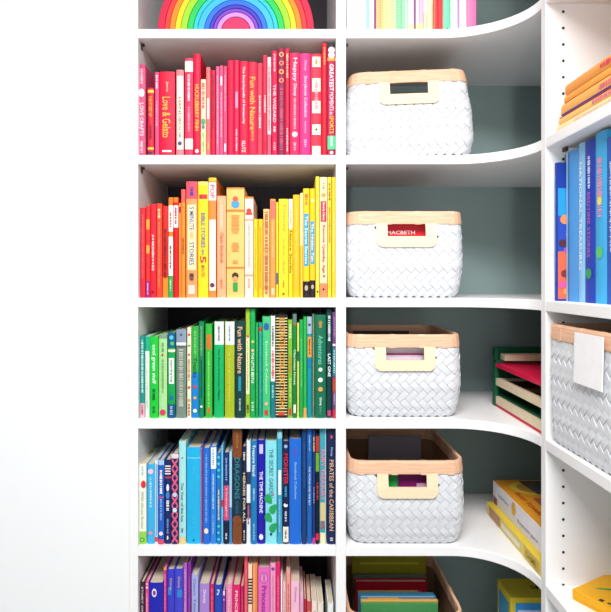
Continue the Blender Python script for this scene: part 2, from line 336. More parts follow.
# ------------------------------------------------------------------ row 2: orange and yellow books
yel = [
 (140.2,145.3,207.6,'#df2438','small red book at the far left',[('m',.08,.8,'#f06a62',.35)]),
 (145.5,149.8,205.4,'#e2332f','red book with two orange patches and a purple foot',[('b',.15,.26,'#f7a53a',.1,.9),('b',.43,.52,'#f7a53a',.1,.9),('b',.82,1,'#a5217c'),('m',.84,.97,'#f3b5dd',.4)]),
 (150,156,204,'#e01f34','red book with white print in the middle',[('m',.33,.72,'#ffd7d3',.4),('d',.94,'#8c0f22',.25)]),
 (156.2,162,203.3,'#e5452f','orange-red book with fine pale print',[('m',.06,.16,'#f7d8a4',.5),('m',.2,.9,'#f58a5e',.3)]),
 (162.2,168,206,'#d92a26','red book with dark capitals fading to orange foot',[('b',.78,1,'#f08a28'),('m',.25,.8,'#7c1216',.5)]),
 (168.3,173,197.4,'#f07a22','orange book with white panels and a green foot',[('b',.08,.34,'#fff4ea'),('b',.39,.78,'#fff4ea'),('b',.78,1,'#25a64e'),('m',.15,.3,'#c7402c',.5),('m',.48,.72,'#4a4440',.5),('m',.82,.95,'#bff0c8',.4)]),
 (173.2,178.3,197.4,'#d3121f','red book with a white label near its head',[('b',.08,.30,'#fff1ee'),('b',0,.05,'#f07a22'),('m',.1,.28,'#b33a44',.5)]),
 (178.5,180.9,203,'#f28a3c','very thin orange book',[('b',.04,.1,'#b8262a')]),
 (181,185.3,189.3,'#f08a2a','narrow orange book with a coral head',[('b',0,.12,'#e95b56'),('m',.45,.6,'#b3461c',.5)]),
 (186,197.4,181.4,'#f49a5a','pale orange book titled 5 Minute Stories in blue',[('b',0,.15,'#ef4f62'),('b',.2,.76,'#fde3a8',.12,.88),('t',.22,.42,'5 MINUTE','#3d62b5',.42),('t',.52,.72,'STORIES','#3d62b5',.42),('m',.05,.13,'#3f3f9a',.5),('m',.43,.5,'#f2b98a',.4),('m',.79,.86,'#3d3a4a',.45),('b',.89,.97,'#fbd0c0',.2,.8)]),
 (197.8,208.2,181.4,'#f7d51f','yellow book titled Bible Stories in 5 Minutes',[('b',0,.03,'#fbe86a'),('b',.11,.15,'#c23440',.1,.9),('t',.27,.57,'BIBLE STORIES','#5560a8',.42),('t',.585,.63,'in','#5560a8',.3),('t',.64,.70,'5','#c2283c',.6),('t',.72,.82,'MINUTES','#b8863a',.36)]),
 (208.4,216.3,177.6,'#f5873a','tall orange book with a long white panel',[('b',0,.03,'#f7c02e'),('b',.04,.19,'#e7e2f0'),('t',.06,.17,'POP','#d2303e',.6),('b',.35,.94,'#fbf6f2',.12,.92),('d',.895,'#5a3550',.32)]),
 (216.9,226,195.9,'#f8ab80','peach book with red script reading Classic Storybook',[('m',.05,.33,'#f4d3b4',.3),('t',.36,.66,'Classic Storybook','#d4473a',.5),('m',.82,.92,'#c86a50',.3)]),
 (226.3,244.3,187.4,'#f8bf6c','thick pale orange treasury with a blue and red emblem',[('b',0,.015,'#e78c3c'),('b',.2,.22,'#e5762c'),('b',.72,.735,'#e5762c'),('d',.15,'#3f9ad6',.24),('d',.105,'#e55a3a',.16),('m',.25,.42,'#d79a4c',.5),('m',.5,.58,'#d79a4c',.45),('m',.66,.69,'#d79a4c',.45),('d',.80,'#3c2a22',.19),('d',.825,'#d89a70',.13),('b',.86,.94,'#2d9a4a',.36,.64)]),
 (244.6,253.4,196.7,'#fbdccb','blush book with a red figure near its head',[('b',0,.02,'#e9853c'),('d',.14,'#e03a34',.3),('b',.155,.18,'#e8433a',.1,.9),('b',.22,.235,'#f0a088'),('b',.77,.785,'#f0a088'),('m',.26,.7,'#e9b8a8',.25),('m',.81,.9,'#ec9c88',.3)]),
 (253.6,257.8,219,'#f2cc22','short yellow book, left of two alike',[('m',.1,.9,'#d69f1c',.3)]),
 (258,262.9,219,'#eebc22','short mustard yellow book, right of two alike',[('m',.1,.9,'#c88d18',.3)]),
 (263.2,269.6,209,'#f6c47e','tan orange book covered in brown print',[('m',.03,.97,'#b0603c',.65)]),
 (270,275.7,199,'#f59a4c','orange book with pink head label',[('b',.02,.2,'#ee6f6a',.1,.9),('m',.22,.6,'#f8c48c',.3),('b',.9,.97,'#b5c6a0',.2,.8)]),
 (276,278.4,202,'#f4d432','sliver-thin yellow book',[('b',.74,.86,'#36508c',.1,.9)]),
 (278.6,288.5,198.9,'#f8dc2c','yellow book titled Storybook Collection in orange script',[('t',.06,.34,'Disney','#d9912a',.4,.05),('t',.4,.76,'Storybook Collection','#d9a02a',.4),('m',.82,.9,'#c88c1e',.2),('d',.96,'#d0392c',.14)]),
 (288.6,292.8,199,'#f6cf2a','yellow book with a pale head and black script',[('b',0,.3,'#fbf2da'),('m',.1,.28,'#c79a4a',.4),('t',.32,.75,'Nature Stories','#4a3a1c',.6)]),
 (292.9,299.9,194.6,'#f5b81c','plain amber book',[('m',.15,.8,'#f7cf56',.3)]),
 (300.1,302.9,193,'#fbeab6','thin cream book beside the plain amber one',[('b',.5,1,'#f3c23c')]),
 (303,309.6,188.4,'#f9c61e','yellow book with long blue label, left one of the pair',[('m',.05,.15,'#e0613a',.5),('b',.23,.71,'#2f9bd6',.12,.88),('t',.25,.69,'The Secret Stories','#e2f6fb',.45),('b',.85,1,'#231c22'),('d',.91,'#b8a89a',.28,0,1.6)]),
 (309.8,315.3,188.4,'#f8c21c','yellow book with shorter blue label, right one of the pair',[('d',.11,'#e9e2c0',.3),('b',.30,.69,'#2f9bd6',.12,.88),('t',.32,.67,'The Hidden Tale','#e2f6fb',.45),('b',.84,1,'#231c22'),('d',.90,'#b8a89a',.28,0,1.6)]),
 (315.5,319.5,176.5,'#f6df3a','tall thin lemon book',[('m',.2,.9,'#f9ee9a',.3),('d',.95,'#333333',.3)]),
 (319.7,327.4,177,'#fbd9ae','cream-orange book titled Ramona Quimby, Age 8',[('m',.05,.1,'#4f8a6a',.3),('d',.15,'#e49a4a',.3),('b',.20,.37,'#d92c44',.12,.88),('t',.21,.36,'Beverly Cleary','#fff0ee',.4),('t',.40,.83,'Ramona Quimby, Age 8','#b02c3a',.5),('b',.88,1,'#f58a5c'),('d',.93,'#4a2a2a',.16)]),
 (327.6,331.6,177,'#f8d53e','tall yellow book with black and red script',[('m',.05,.2,'#5a4a2a',.5),('m',.25,.55,'#e0603a',.4),('m',.6,.95,'#b8cf3a',.4)]),
 (331.8,336,177,'#f5c526','tall golden book at the right end',[('m',.3,.8,'#f9dd74',.3)]),
]
book_row(SZ['s2'], yel, 'in the yellow row', 'orange and yellow books on the second full shelf')

# ------------------------------------------------------------------ row 3: green books
grn = [
 (140,144.7,336,'#178f86','teal book with white print at the far left',[('m',.05,.7,'#c6efe8',.5),('b',.82,1,'#e8b8c4'),('m',.84,.97,'#b8476a',.5)]),
 (144.8,149.2,336.4,'#eef4ea','white book with a teal head',[('b',0,.18,'#1fae8a'),('m',.25,.9,'#bcd8c4',.4)]),
 (149.4,158.2,336.4,'#1cc23c','bright green book titled cool green stuff',[('t',.1,.58,'cool green stuff','#eafff0',.55),('m',.64,.78,'#0d6e26',.35),('m',.86,.94,'#0d6e26',.3)]),
 (158.6,167,334.4,'#a6dd95','pale green book with a red dot at its foot',[('b',0,.05,'#7f9a86'),('m',.1,.22,'#6aa862',.3),('b',.23,.26,'#d23a3a',.35,.6),('m',.3,.7,'#76b56a',.3),('d',.93,'#d83a5c',.38)]),
 (167.5,175.1,332.4,'#12a04e','green book with blue ends and a white title box',[('b',0,.18,'#155a8c'),('d',.06,'#5ac0e0',.3),('d',.13,'#49c46a',.28,.1),('b',.2,.23,'#e8eecb'),('b',.3,.6,'#f1f7f0',.15,.85),('t',.32,.58,'exploding bug','#2a6a4a',.4),('d',.76,'#1d6ea0',.3),('b',.84,1,'#174f84'),('m',.86,.97,'#a8c8e6',.4)]),
 (176,186.3,329.5,'#73857a','thick grey book with a silver blue head',[('b',0,.14,'#8796aa'),('d',.06,'#3a4a72',.12),('b',.145,.18,'#e3e3ec'),('m',.22,.88,'#c0c8b4',.5),('b',.18,.2,'#5b6a58')]),
 (187,191.2,327.5,'#f2ecc8','cream book spotted with red and green',[('d',.08,'#d84a32',.35),('d',.2,'#3d9a4a',.3),('d',.3,'#d84a32',.3),('m',.35,.6,'#c98a4a',.5),('d',.66,'#d84a32',.35),('d',.8,'#e0a03c',.35),('m',.84,.97,'#c05a3a',.5)]),
 (191.3,198.6,326.5,'#35a944','book titled Trucks with green head and blue foot',[('m',.05,.3,'#7fd27a',.3),('b',.51,1,'#1781d0'),('t',.34,.56,'Trucks','#173a4c',.5),('d',.66,'#d83a3a',.25),('d',.78,'#f0b03a',.22),('d',.92,'#e6f4ff',.28)]),
 (198.8,204,321.6,'#0f8156','dark green book right of the Trucks one',[('m',.05,.35,'#7fb070',.5),('m',.4,.8,'#0a5c46',.4),('d',.88,'#eaf3ea',.25)]),
 (205.2,212.2,324,'#2fb53a','bright green book with an orange patch',[('b',.11,.27,'#d9682a',.2,.85),('m',.3,.9,'#8be07a',.3),('b',.89,.95,'#e0602c',.3,.7)]),
 (213.8,223.8,321.6,'#10b062','emerald book with a pale label and dark print',[('b',0,.24,'#e3e6e6',.06,1),('m',.05,.2,'#5a6a66',.2),('t',.28,.82,'The Book of Summer Nights','#0c4a34',.24)]),
 (224.6,234.5,321.6,'#a2b420','olive book with a pale label and yellow print',[('b',0,.24,'#e3e6e6',.06,1),('m',.05,.2,'#5a6a66',.2),('t',.28,.82,'The Time of Wild Flowers','#e2da5c',.24)]),
 (234.8,245,321,'#0c3b3a','dark book titled Fun with Nature in pale orange',[('t',.06,.54,'Fun with Nature','#e9b78c',.5),('b',.57,.72,'#1f8fae',.35,.62),('m',.8,.94,'#bfd0c8',.2)]),
 (245.5,249.9,309,'#9cbc36','tall olive and cream book',[('b',.25,.78,'#f0ecc0',.1,.9),('m',.27,.75,'#c0a04a',.35),('d',.25,'#d0583a',.35),('m',.88,.96,'#3f4a22',.6)]),
 (250.1,255.2,309,'#14a552','tall green book with white capitals',[('d',.3,'#c2d04a',.3),('d',.38,'#f2b8a0',.3),('t',.4,.68,'THE LITTLE BEETLE','#e9fbef',.5),('m',.85,.94,'#bfe8c0',.5)]),
 (255.4,258.5,322.6,'#1a9a44','short thin green book',[('m',.05,.9,'#59c070',.4)]),
 (258.7,262,322.6,'#159a86','short thin teal book',[('b',.05,.09,'#c8343a'),('m',.1,.9,'#46bfae',.4)]),
 (262.3,270.3,316.4,'#3fbf78','mint book titled Storybook Collection',[('d',.1,'#2a5a9c',.36,0,1.4),('t',.24,.76,'Storybook Collection','#bdf2cf',.35),('d',.86,'#e9a6a0',.24),('b',.92,.97,'#cc3a3a',.25,.75)]),
 (270.5,275.1,316,'#f0ece8','book with white upper half and teal lower half',[('m',.1,.3,'#55565a',.6),('m',.34,.62,'#d8606c',.7),('b',.64,1,'#127a86'),('m',.68,.8,'#a6dfe0',.4)]),
 (275.3,287.6,314.8,'#1d1c14','thick book striped in black and cream with yellow letters',[('s',.02,.98,'#dcd99a',34,0,1),('t',.03,.34,'ILLUSTRATED','#e8952a',.46,.06),('t',.36,.9,'COLLECTION','#e8952a',.46,.06),('b',.94,.975,'#c2472c',.2,.8)]),
 (288,292.4,319.7,'#7cb830','lime book with orange capitals',[('m',.05,.2,'#dcecc0',.6),('t',.36,.54,'WILD','#d4752c',.7),('m',.6,.85,'#cfe08c',.4),('b',.9,.97,'#c83a34',.2,.8)]),
 (292.6,296.8,314,'#12803c','green book with a white title and grey head',[('b',0,.1,'#5b7a70'),('d',.1,'#c0504a',.3),('t',.34,.68,'Charlottes House','#d4f2da',.5),('b',.87,.95,'#eaf4ea',.2,.8)]),
 (297,299.2,323,'#d4d85a','thin yellow-green book',[('b',.3,.4,'#3a6a3a')]),
 (299.4,303.2,319.7,'#1fa24e','green book left of the bright green pair',[('m',.2,.7,'#6bcf8a',.3)]),
 (303.3,306.8,316.7,'#22ad44','slim vivid green book with yellow foot',[('b',.9,1,'#e9a44a'),('m',.2,.8,'#58c86c',.3)]),
 (307,312,316.7,'#0e8fa0','blue-teal book with an orange label',[('b',0,.17,'#9fb4c8'),('d',.08,'#2a3f7a',.3),('b',.2,.40,'#e59a3c',.1,.95),('m',.22,.38,'#7a3c1c',.4),('b',.42,.5,'#157ab0')]),
 (312.2,314.6,314,'#5f7a58','thin grey olive book',[('m',.1,.9,'#96a88c',.4)]),
 (314.9,326,314.8,'#0c6a4c','thick dark green book titled Adventures',[('m',.06,.13,'#c8923c',.35),('t',.2,.48,'Adventures','#6cc4a8',.42),('d',.53,'#cfd8cc',.2),('d',.63,'#eaeee6',.22),('d',.72,'#e0a04a',.22),('t',.8,.88,'Disney','#eaf4ee',.28),('m',.89,.96,'#5aa088',.2)]),
 (326.4,332.2,309.3,'#0d3b3c','tall near-black green book with white print',[('m',.06,.3,'#dfe8e6',.5),('t',.41,.62,'LAST ONE','#ffffff',.5),('b',.93,.98,'#c83a78',.2,.8)]),
 (332.4,336,312,'#6f3a7c','plum and teal book at the right end',[('m',.05,.25,'#b78cc0',.4),('b',.3,.32,'#e8e8e8'),('b',.34,.6,'#16808c'),('m',.36,.58,'#c8eef0',.5),('b',.62,.75,'#c04434'),('m',.76,.88,'#c0a0cc',.4),('b',.92,1,'#cc2c3c')]),
]
book_row(SZ['s3'], grn, 'in the green row', 'green books on the third full shelf')

# ------------------------------------------------------------------ row 4: blue books
blu = [
 (138.6,146.3,464,'#eef0e2','white book with a red triangle and a green foot',[('m',.03,.15,'#a8c4d0',.3),('b',.84,1,'#8fd04a'),('t',.34,.8,'Wild About Books','#b5b8a2',.4),('d',.94,'#2c6e2c',.3),('d',.94,'#a4e070',.18),('d',.25,'#e02a34',.34,.15,1.5)]),
 (146.7,154.4,464.5,'#38b0e4','sky blue book with pale pink dots',[('d',.09,'#f3c8dc',.36),('m',.16,.55,'#bfe6f6',.3),('d',.86,'#f08ab4',.26)]),
 (154.6,157.8,460,'#d9ecf6','thin ice-blue book',[('b',.05,.9,'#5bb0e0',.35,.9),('b',.91,.97,'#e04a5a')]),
 (158,164.1,460,'#1f5fc4','blue book with bold white print',[('b',0,.06,'#a8cdf0'),('m',.12,.4,'#ffffff',.5),('b',.435,.45,'#d84a7a'),('m',.46,.72,'#8cb8ee',.4),('d',.87,'#f4dce6',.36),('b',.94,1,'#d84a6a')]),
 (164.3,171,460,'#182a64','navy book with a striped flag and a rocket',[('s',.06,.18,'#f0e4e6',4,.05,.95),('b',.2,.22,'#c03a50'),('d',.33,'#e8ecf4',.22,0,2.6),('d',.42,'#3a82cc',.3,0,2),('m',.48,.62,'#e6ecf8',.5),('m',.7,.88,'#7a94d0',.35),('m',.9,.96,'#ffffff',.3)]),
 (171.2,178.5,454,'#1e2558','navy book with a pink lattice pattern',[('b',0,.05,'#e8d8dc'),('x',.06,.98,'#dc5a84',9),('d',.45,'#b8d8ee',.32),('d',.62,'#cfe2f0',.32)]),
 (178.7,185.9,441.4,'#a6e0e2','tall pale aqua book with a sandy foot',[('d',.16,'#3a5a6a',.12),('t',.4,.78,'The Year of the Sea','#4c5a78',.36),('b',.93,1,'#e3c98a'),('m',.84,.9,'#5c7a8a',.3)]),
 (186.4,200.8,447.6,'#1cb2e6','thick plain cyan book',[('b',.105,.115,'#7cd6f4'),('m',.2,.85,'#3cc0ee',.2),('d',.96,'#12608c',.08)]),
 (200.9,202.5,447.6,'#d83c7c','sliver of a pink spine beside the cyan book',[]),
 (202.7,209.8,448,'#1f6ad0','blue book with faint pale print beside the pink sliver',[('m',.06,.78,'#79aef0',.35),('d',.86,'#f0e2c8',.32,0,1.3)]),
 (210,216.3,446.6,'#2d82dc','blue book with a white head label',[('b',.01,.23,'#eef4f8',.08,1),('m',.03,.2,'#7d9ab4',.25),('m',.28,.65,'#bad8f4',.3),('m',.7,.9,'#8cc0f0',.3)]),
 (216.5,220.9,452.8,'#1a74c4','blue book with a chain of turquoise dots',[('d',.05,'#3ad0c8',.36),('d',.12,'#3ad0c8',.36),('d',.19,'#3ad0c8',.36),('d',.26,'#3ad0c8',.36),('m',.4,.75,'#ece6b0',.4),('d',.8,'#3ad0c8',.36),('d',.87,'#3ad0c8',.36),('d',.94,'#3ad0c8',.36)]),
 (221.1,223.2,445.5,'#6cc4ee','thin light blue book left of the navy and pink one',[('b',.55,.62,'#d83a4c')]),
 (223.4,229,452.8,'#1a3370','navy book with a pink middle',[('m',.06,.3,'#8ab0e0',.4),('b',.36,.74,'#d8507c'),('t',.39,.7,'Midnight','#f4c0cc',.4),('b',.76,1,'#1e1a34'),('m',.88,.95,'#e6e6f0',.4)]),
 (229.2,232,451.7,'#a6d8f0','thin pale blue book left of the dragon book',[('b',.6,1,'#3a86c4')]),
 (232.3,241.9,430,'#123048','tall book titled Dragons with brown leather ends',[('b',0,.215,'#7c4422'),('b',.785,1,'#7c4422'),('d',.215,'#7c4422',.5),('d',.785,'#7c4422',.5),('m',.03,.16,'#a8703c',.3),('t',.24,.6,'DRAGONS','#36808c',.55),('m',.62,.74,'#2a5a6a',.4)]),
 (242,246.2,446.6,'#172040','navy book with cream capitals reading Heroes For All',[('m',.06,.15,'#e8dcc0',.6),('t',.27,.78,'HEROES FOR ALL','#ecd8ae',.62),('m',.86,.96,'#ecd8ae',.4)]),
 (246.4,250.6,440.8,'#e6ecf4','white book with navy blocks',[('b',.3,.42,'#2a3560'),('b',.6,.75,'#2a3560'),('m',.62,.8,'#c86a78',.5)]),
 (250.8,257,440.8,'#1878b8','blue book titled Treasure Island',[('t',.04,.34,'Treasure Island','#ecf6fc',.5),('m',.46,.58,'#a8d4ec',.35),('m',.8,.96,'#8cc4e4',.3)]),
 (257.2,265,440.4,'#2018a8','indigo book titled The Time Machine',[('b',.04,.13,'#c8c4ee',.25,.75),('t',.3,.7,'THE TIME MACHINE','#f2f0ff',.45),('d',.93,'#eceaff',.28,0,1.4)]),
 (265.3,276.8,440.8,'#86dbe6','aqua book titled The Secret Garden with green leaves',[('t',.08,.55,'THE SECRET GARDEN','#2f7f80',.36,.02),('l',.52,.88,'#1fa25a',4),('d',.52,'#e04a84',.09,.2),('d',.9,'#20303a',.12)]),
 (277.1,282.3,431.8,'#37a2c6','tall teal blue book with a white patch',[('b',.34,.56,'#e8f2f4',.2,.8),('m',.6,.9,'#9ad4e2',.3),('b',0,.06,'#8acbd8')]),
 (282.5,289,441.4,'#18204c','navy book titled Monster in red',[('d',.05,'#9cb0d8',.3),('t',.12,.42,'MONSTER','#e0243c',.72),('m',.44,.55,'#3aa8cc',.4),('d',.62,'#ffffff',.34),('d',.60,'#18204c',.24,.12),('m',.68,.78,'#d8dce8',.4),('b',.83,.98,'#f0e8da',.05,.95),('m',.86,.95,'#4a4a60',.3)]),
 (289.2,301.4,438.8,'#1a68d0','thick blue book titled Storybook Collection',[('t',.09,.17,'Disney','#8a3cb4',.24),('t',.22,.57,'Storybook Collection','#9fc6f4',.26)]),
 (301.6,306.8,431,'#123a70','tall dark navy book',[('m',.1,.5,'#2a5c98',.4),('m',.6,.9,'#1e4a84',.4)]),
 (307,312.1,430,'#1c60b4','tall blue book with small white capitals',[('m',.05,.2,'#90c0ea',.35),('t',.32,.66,'THE WORLD AND THE SKY','#d4e6fa',.36)]),
 (312.3,315.4,430,'#163478','tall thin royal navy book',[('m',.06,.2,'#e6c24a',.5),('m',.5,.65,'#8a9ad0',.5),('b',.94,1,'#c83aa0')]),
 (315.6,319.3,434,'#141424','black book with green and red blocks',[('b',.02,.16,'#c0392c'),('b',.17,.34,'#6aa82c'),('m',.44,.6,'#cc3a34',.6),('b',.9,.96,'#d8203a')]),
 (319.5,326.3,429,'#3fa0b2','tall sea-blue book with pink and yellow lettering',[('t',.18,.62,'FAIRY TREASURY','#ee7aa4',.62),('b',.64,.8,'#d8c48c',.1,.9),('m',.8,.88,'#d0443c',.6),('b',.9,1,'#f0e6b8',.1,.9),('b',0,.98,'#a9dbe0',.85,1)]),
 (327,336,430,'#142250','navy book titled Pirates of the Caribbean at right end',[('d',.06,'#c8504a',.14,0,1.5),('t',.15,.23,'Disney','#a8bce0',.3),('t',.26,.88,'PIRATES of the CARIBBEAN','#d8ae84',.5),('m',.94,.97,'#d8dce8',.5)]),
]
book_row(SZ['s4'], blu, 'in the blue row', 'blue books on the fourth full shelf')

# ------------------------------------------------------------------ row 5: purple and pink books
pur = [
 (140,144.6,582,'#3c2430','dark brown-mauve book with white print',[('t',.04,.3,'STORY ONE','#ecd8e2',.4)],.2),
 (145,148.6,582,'#e04a94','thin pink book with pale dots',[('d',.02,'#f8b6d6',.35),('d',.05,'#fbe0ee',.35),('m',.1,.4,'#f8b6d6',.4)],.16),
 (148.8,163.2,583,'#1a22b0','thick royal blue book with an oval badge',[('d',.085,'#f0ecf6',.17,-.12,1.8),('d',.085,'#9c2c84',.11,-.12,1.7)],.13),
 (163.5,166.6,567.5,'#cc2c8c','tall magenta book with an orange head',[('b',0,.02,'#f2a03c'),('m',.05,.4,'#f090c4',.4)],.24),
 (166.8,174.3,569.8,'#3a3cc8','violet blue book with tan script, left of a pair',[('t',.07,.16,'Disney','#d8b08c',.4),('b',.14,.2,'#2f86d4',.1,.6)],.2),
 (174.5,183,569,'#3f44cc','violet blue book with tan script, right of a pair',[('t',.06,.15,'Disney','#d8b08c',.4),('b',.16,.22,'#2f86d4',.3,.9)],.2),
 (183.3,187.1,564,'#b05cc0','tall orchid book',[('m',.04,.5,'#d8a0e0',.4)],.24),
 (187.3,190.8,563.5,'#84289c','tall purple book beside the orchid one',[('m',.1,.5,'#a858bc',.4)],.24),
 (191.3,198.2,575,'#a8aee2','lavender-blue book with darker print',[('t',.03,.3,'Classic Tales','#5c68b8',.34)],.17),
 (199.2,209.4,584,'#a684d0','lilac book with white script title',[('t',.05,.17,'Disney','#f0e4fa',.38)],.12),
 (209.8,213.9,584.6,'#cc1e5c','thin crimson book between the lilac and blue books',[('m',.04,.4,'#ee7aa4',.35)],.17),
 (214.4,222,585,'#1c48b4','cobalt book with a white letter',[('t',.04,.09,'Pa','#eef2fc',.36)],.16),
 (222.3,225.4,591,'#7c3cb0','short violet book with white marks',[('b',0,.04,'#e6dcf4',.2,.9),('d',.08,'#f0a0d0',.3)],.14),
 (225.7,232.3,585,'#ee8ab4','candy pink book left of the hot pink one',[('m',.04,.4,'#f9c4da',.35)],.16),
 (232.5,240.3,585,'#e0206c','hot pink book with white capitals',[('t',.05,.3,'PRINCESS','#fbd8e6',.36)],.16),
 (240.5,243.8,586,'#c41c58','thin crimson book right of the hot pink one',[('m',.05,.4,'#e05a8c',.4)],.13),
 (244.1,247.7,556.6,'#ea5468','tallest coral pink book of the row',[('m',.1,.5,'#f48a94',.3)],.24),
 (248,252.3,564.6,'#f8dcc0','cream book with black cross stripes',[('s',.10,.3,'#1c1a1e',9)],.2),
 (252.5,257.6,564,'#f0884c','orange-peach book with no visible lettering',[('b',0,1,'#f6a474',.1,.5)],.22),
 (258,270,567.8,'#e86ac0','bright pink book with an oval and purple lettering',[('d',.08,'#9c3c94',.33,0,1.5),('d',.08,'#f08ccc',.29,0,1.5),('t',.05,.11,'Disney','#8c3488',.26),('t',.14,.34,'Princess','#8c3488',.42)],.2),
 (270.2,275.7,563.5,'#f4a0c8','rose book with a small purple circle',[('d',.04,'#8c3488',.33),('m',.08,.4,'#e882b4',.35)],.24),
 (275.9,280.3,563,'#e81c6c','tall hot pink book with darker print',[('m',.1,.4,'#f080a8',.35)],.24),
 (280.6,282.6,575,'#f6ecf0','thin white book',[],.2),
 (282.8,285.9,582,'#f8c4cc','thin pale blush book',[('m',.08,.4,'#e0949c',.35)],.14),
 (286.1,290.6,571.5,'#f29a94','salmon book between two paler ones',[('m',.1,.4,'#d4605c',.4)],.2),
 (290.8,299.7,582,'#f6bcd4','baby pink book with mauve script',[('t',.05,.18,'Disney','#9c7cc0',.34)],.12),
 (300,303.6,594,'#f2b4d8','short pale pink book',[('m',.05,.4,'#d880ac',.35)],.12),
 (304.2,306.2,599,'#c42c44','thin red paperback',[],.12),
 (306.5,311.4,602,'#c84a4c','low red paperback with tan pages showing on top',[('m',.1,.5,'#f0c0a0',.4)],.115),
 (311.6,317.2,601.5,'#f4dcd0','low cream paperback with tan pages showing on top',[('m',.1,.5,'#b88c7c',.4)],.115),
 (317.4,323.6,603,'#e9e2d4','low ivory paperback with greyish pages on top',[('m',.1,.5,'#8c8478',.4)],.11),
 (327.6,333.6,604,'#e6ecec','low white paperback at the right end',[('m',.1,.5,'#8ca0a4',.4)],.1),
]
book_row(SZ['s5'], pur, 'in the purple row', 'purple and pink books on the lowest shelf', 1.212)

# ------------------------------------------------------------------ wooden rainbow on the top shelf
CXR = PX(236, 1.215); K = 1.215 / F
rads = [78, 71, 66, 60.5, 55, 48.5, 42.5, 38, 31.5, 26.5, 22.8, 19.2, 14.4]
rcol = [('#d81444','crimson'),('#ee3a34','red'),('#f58a1e','orange'),('#f8d21c','yellow'),('#9ad82c','lime'),('#1fc456','green'),('#23c0c4','turquoise'),('#38b4f0','sky blue'),('#2a6ce0','blue'),('#3a36b8','indigo'),('#7c3cc0','violet'),('#c88ae0','lilac')]
pos = ['outermost arch', 'second arch from outside','third arch from outside','fourth arch from outside','fifth arch from outside','sixth arch from outside','sixth arch from inside','fifth arch from inside','fourth arch from inside','third arch from inside','second arch from inside','innermost arch']
for i in range(12):
    ro, ri = rads[i] * K - 0.0002, rads[i+1] * K + 0.0007
    bm = bmesh.new(); n = 48
    o = [(ro * math.cos(PI * j / n), ro * math.sin(PI * j / n)) for j in range(n + 1)]
    q = [(ri * math.cos(PI * j / n), ri * math.sin(PI * j / n)) for j in range(n + 1)]
    for j in range(n):
        prism(bm, [o[j], o[j+1], q[j+1], q[j]], 0, 0.06, axis='y')
    bmesh.ops.remove_doubles(bm, verts=bm.verts, dist=1e-6)
    ig = [f for f in bm.faces if all(len(e.link_faces) > 2 for e in f.edges)]
    ob = obj('rainbow_arch', bm, mat(rcol[i][0], 0.55), bevel=0.0008)
    ob.location = (CXR, 1.212, SZ['s0'])
    tag(ob, '%s wooden arch of the toy rainbow, %s' % (rcol[i][1], pos[i]), 'toy', 'arches of the wooden rainbow')
bm = bmesh.new(); r = rads[12] * K - 0.0004
prism(bm, [(r * math.cos(PI * j / 32), r * math.sin(PI * j / 32)) for j in range(33)], 0, 0.06, axis='y')
ob = obj('rainbow_core', bm, mat('#e8245c', 0.55), bevel=0.001); ob.location = (CXR, 1.212, SZ['s0'])
tag(ob, 'solid pink half disc at the centre of the wooden rainbow', 'toy', 'arches of the wooden rainbow')

# workbooks, pads and files on the top shelf of the corner unit
tp = [
 (346.6,356,'#fbfbfb','wide white file beside the divider',[]),
 (356.2,366.6,'#f6f8f8','wide white file, second from the divider',[('b',0,1,'#e4e6ea',0,.05)]),
 (366.8,369,'#a9dfe6','thin pale aqua workbook',[]),
 (369.2,374.2,'#fbf6f8','white workbook with a blush tint',[]),
 (374.4,376,'#a8448c','thin plum workbook',[]),
 (376.2,381,'#f8dca0','pale apricot workbook with notched spine',[('s',.6,.98,'#e8a860',26,.2,.9)]),
 (381.2,386,'#f8eca8','pale yellow workbook with notched spine',[('s',.6,.98,'#c8b060',26,.1,.5)]),
 (386.2,391,'#f6f3b8','cream yellow workbook with faint ribs',[('s',.6,.98,'#dcd888',26,.1,.6)]),
 (391.2,396,'#e0f2c0','pale lime workbook with faint ribs',[('s',.6,.98,'#bcd890',26,.1,.6)]),
 (396.2,402,'#b4eec4','pale mint workbook with ribs',[('s',.6,.98,'#7ccc9c',26,.1,.9)]),
 (402.2,408,'#c4f0d0','lighter mint workbook with ribs',[('s',.6,.98,'#90d4b0',26,.1,.5)]),
 (408.2,414,'#f4e8f2','pale lilac workbook with a yellow foot',[('b',.92,1,'#f2ecb0')]),
 (414.2,415.4,'#9c5c90','hair-thin purple workbook',[]),
 (415.6,419,'#ecdcf0','lilac workbook left of the mauve one',[('b',.93,1,'#e4e8b0')]),
 (419.2,423,'#e2c0e0','mauve workbook with a lime foot',[('b',.92,1,'#dce8a0')]),
 (423.2,427,'#f2e6f0','white-pink workbook with a lime notched foot',[('s',.8,.99,'#c8dc90',12,0,1)]),
 (427.2,433,'#ecf0c0','pale chartreuse workbook with notches',[('s',.7,.98,'#d0d088',18,.6,1)]),
 (433.4,437.9,'#f04848','red notched pad, left of two',[('s',.55,.99,'#f8a8a0',22,0,.2)]),
 (438.2,442.8,'#ea3c40','red notched pad, right of two',[('s',.55,.99,'#f8a8a0',22,.8,1)]),
 (443,450,'#7ceab4','mint green notched pad with a black mark',[('b',.965,.985,'#2c5c4c',.4,.75),('s',.55,.95,'#b4f4d4',22,0,.15)]),
 (450.4,457.8,'#e4ecf8','ice blue workbook',[]),
 (458,459.2,'#cc9cdc','hair-thin lilac workbook',[]),
 (459.5,466.6,'#fbf4f8','white workbook left of the pink pad',[]),
 (467,476.2,'#f47cb4','wide pink notched pad',[('s',.55,.97,'#f8b8d4',22,0,.15)]),
]
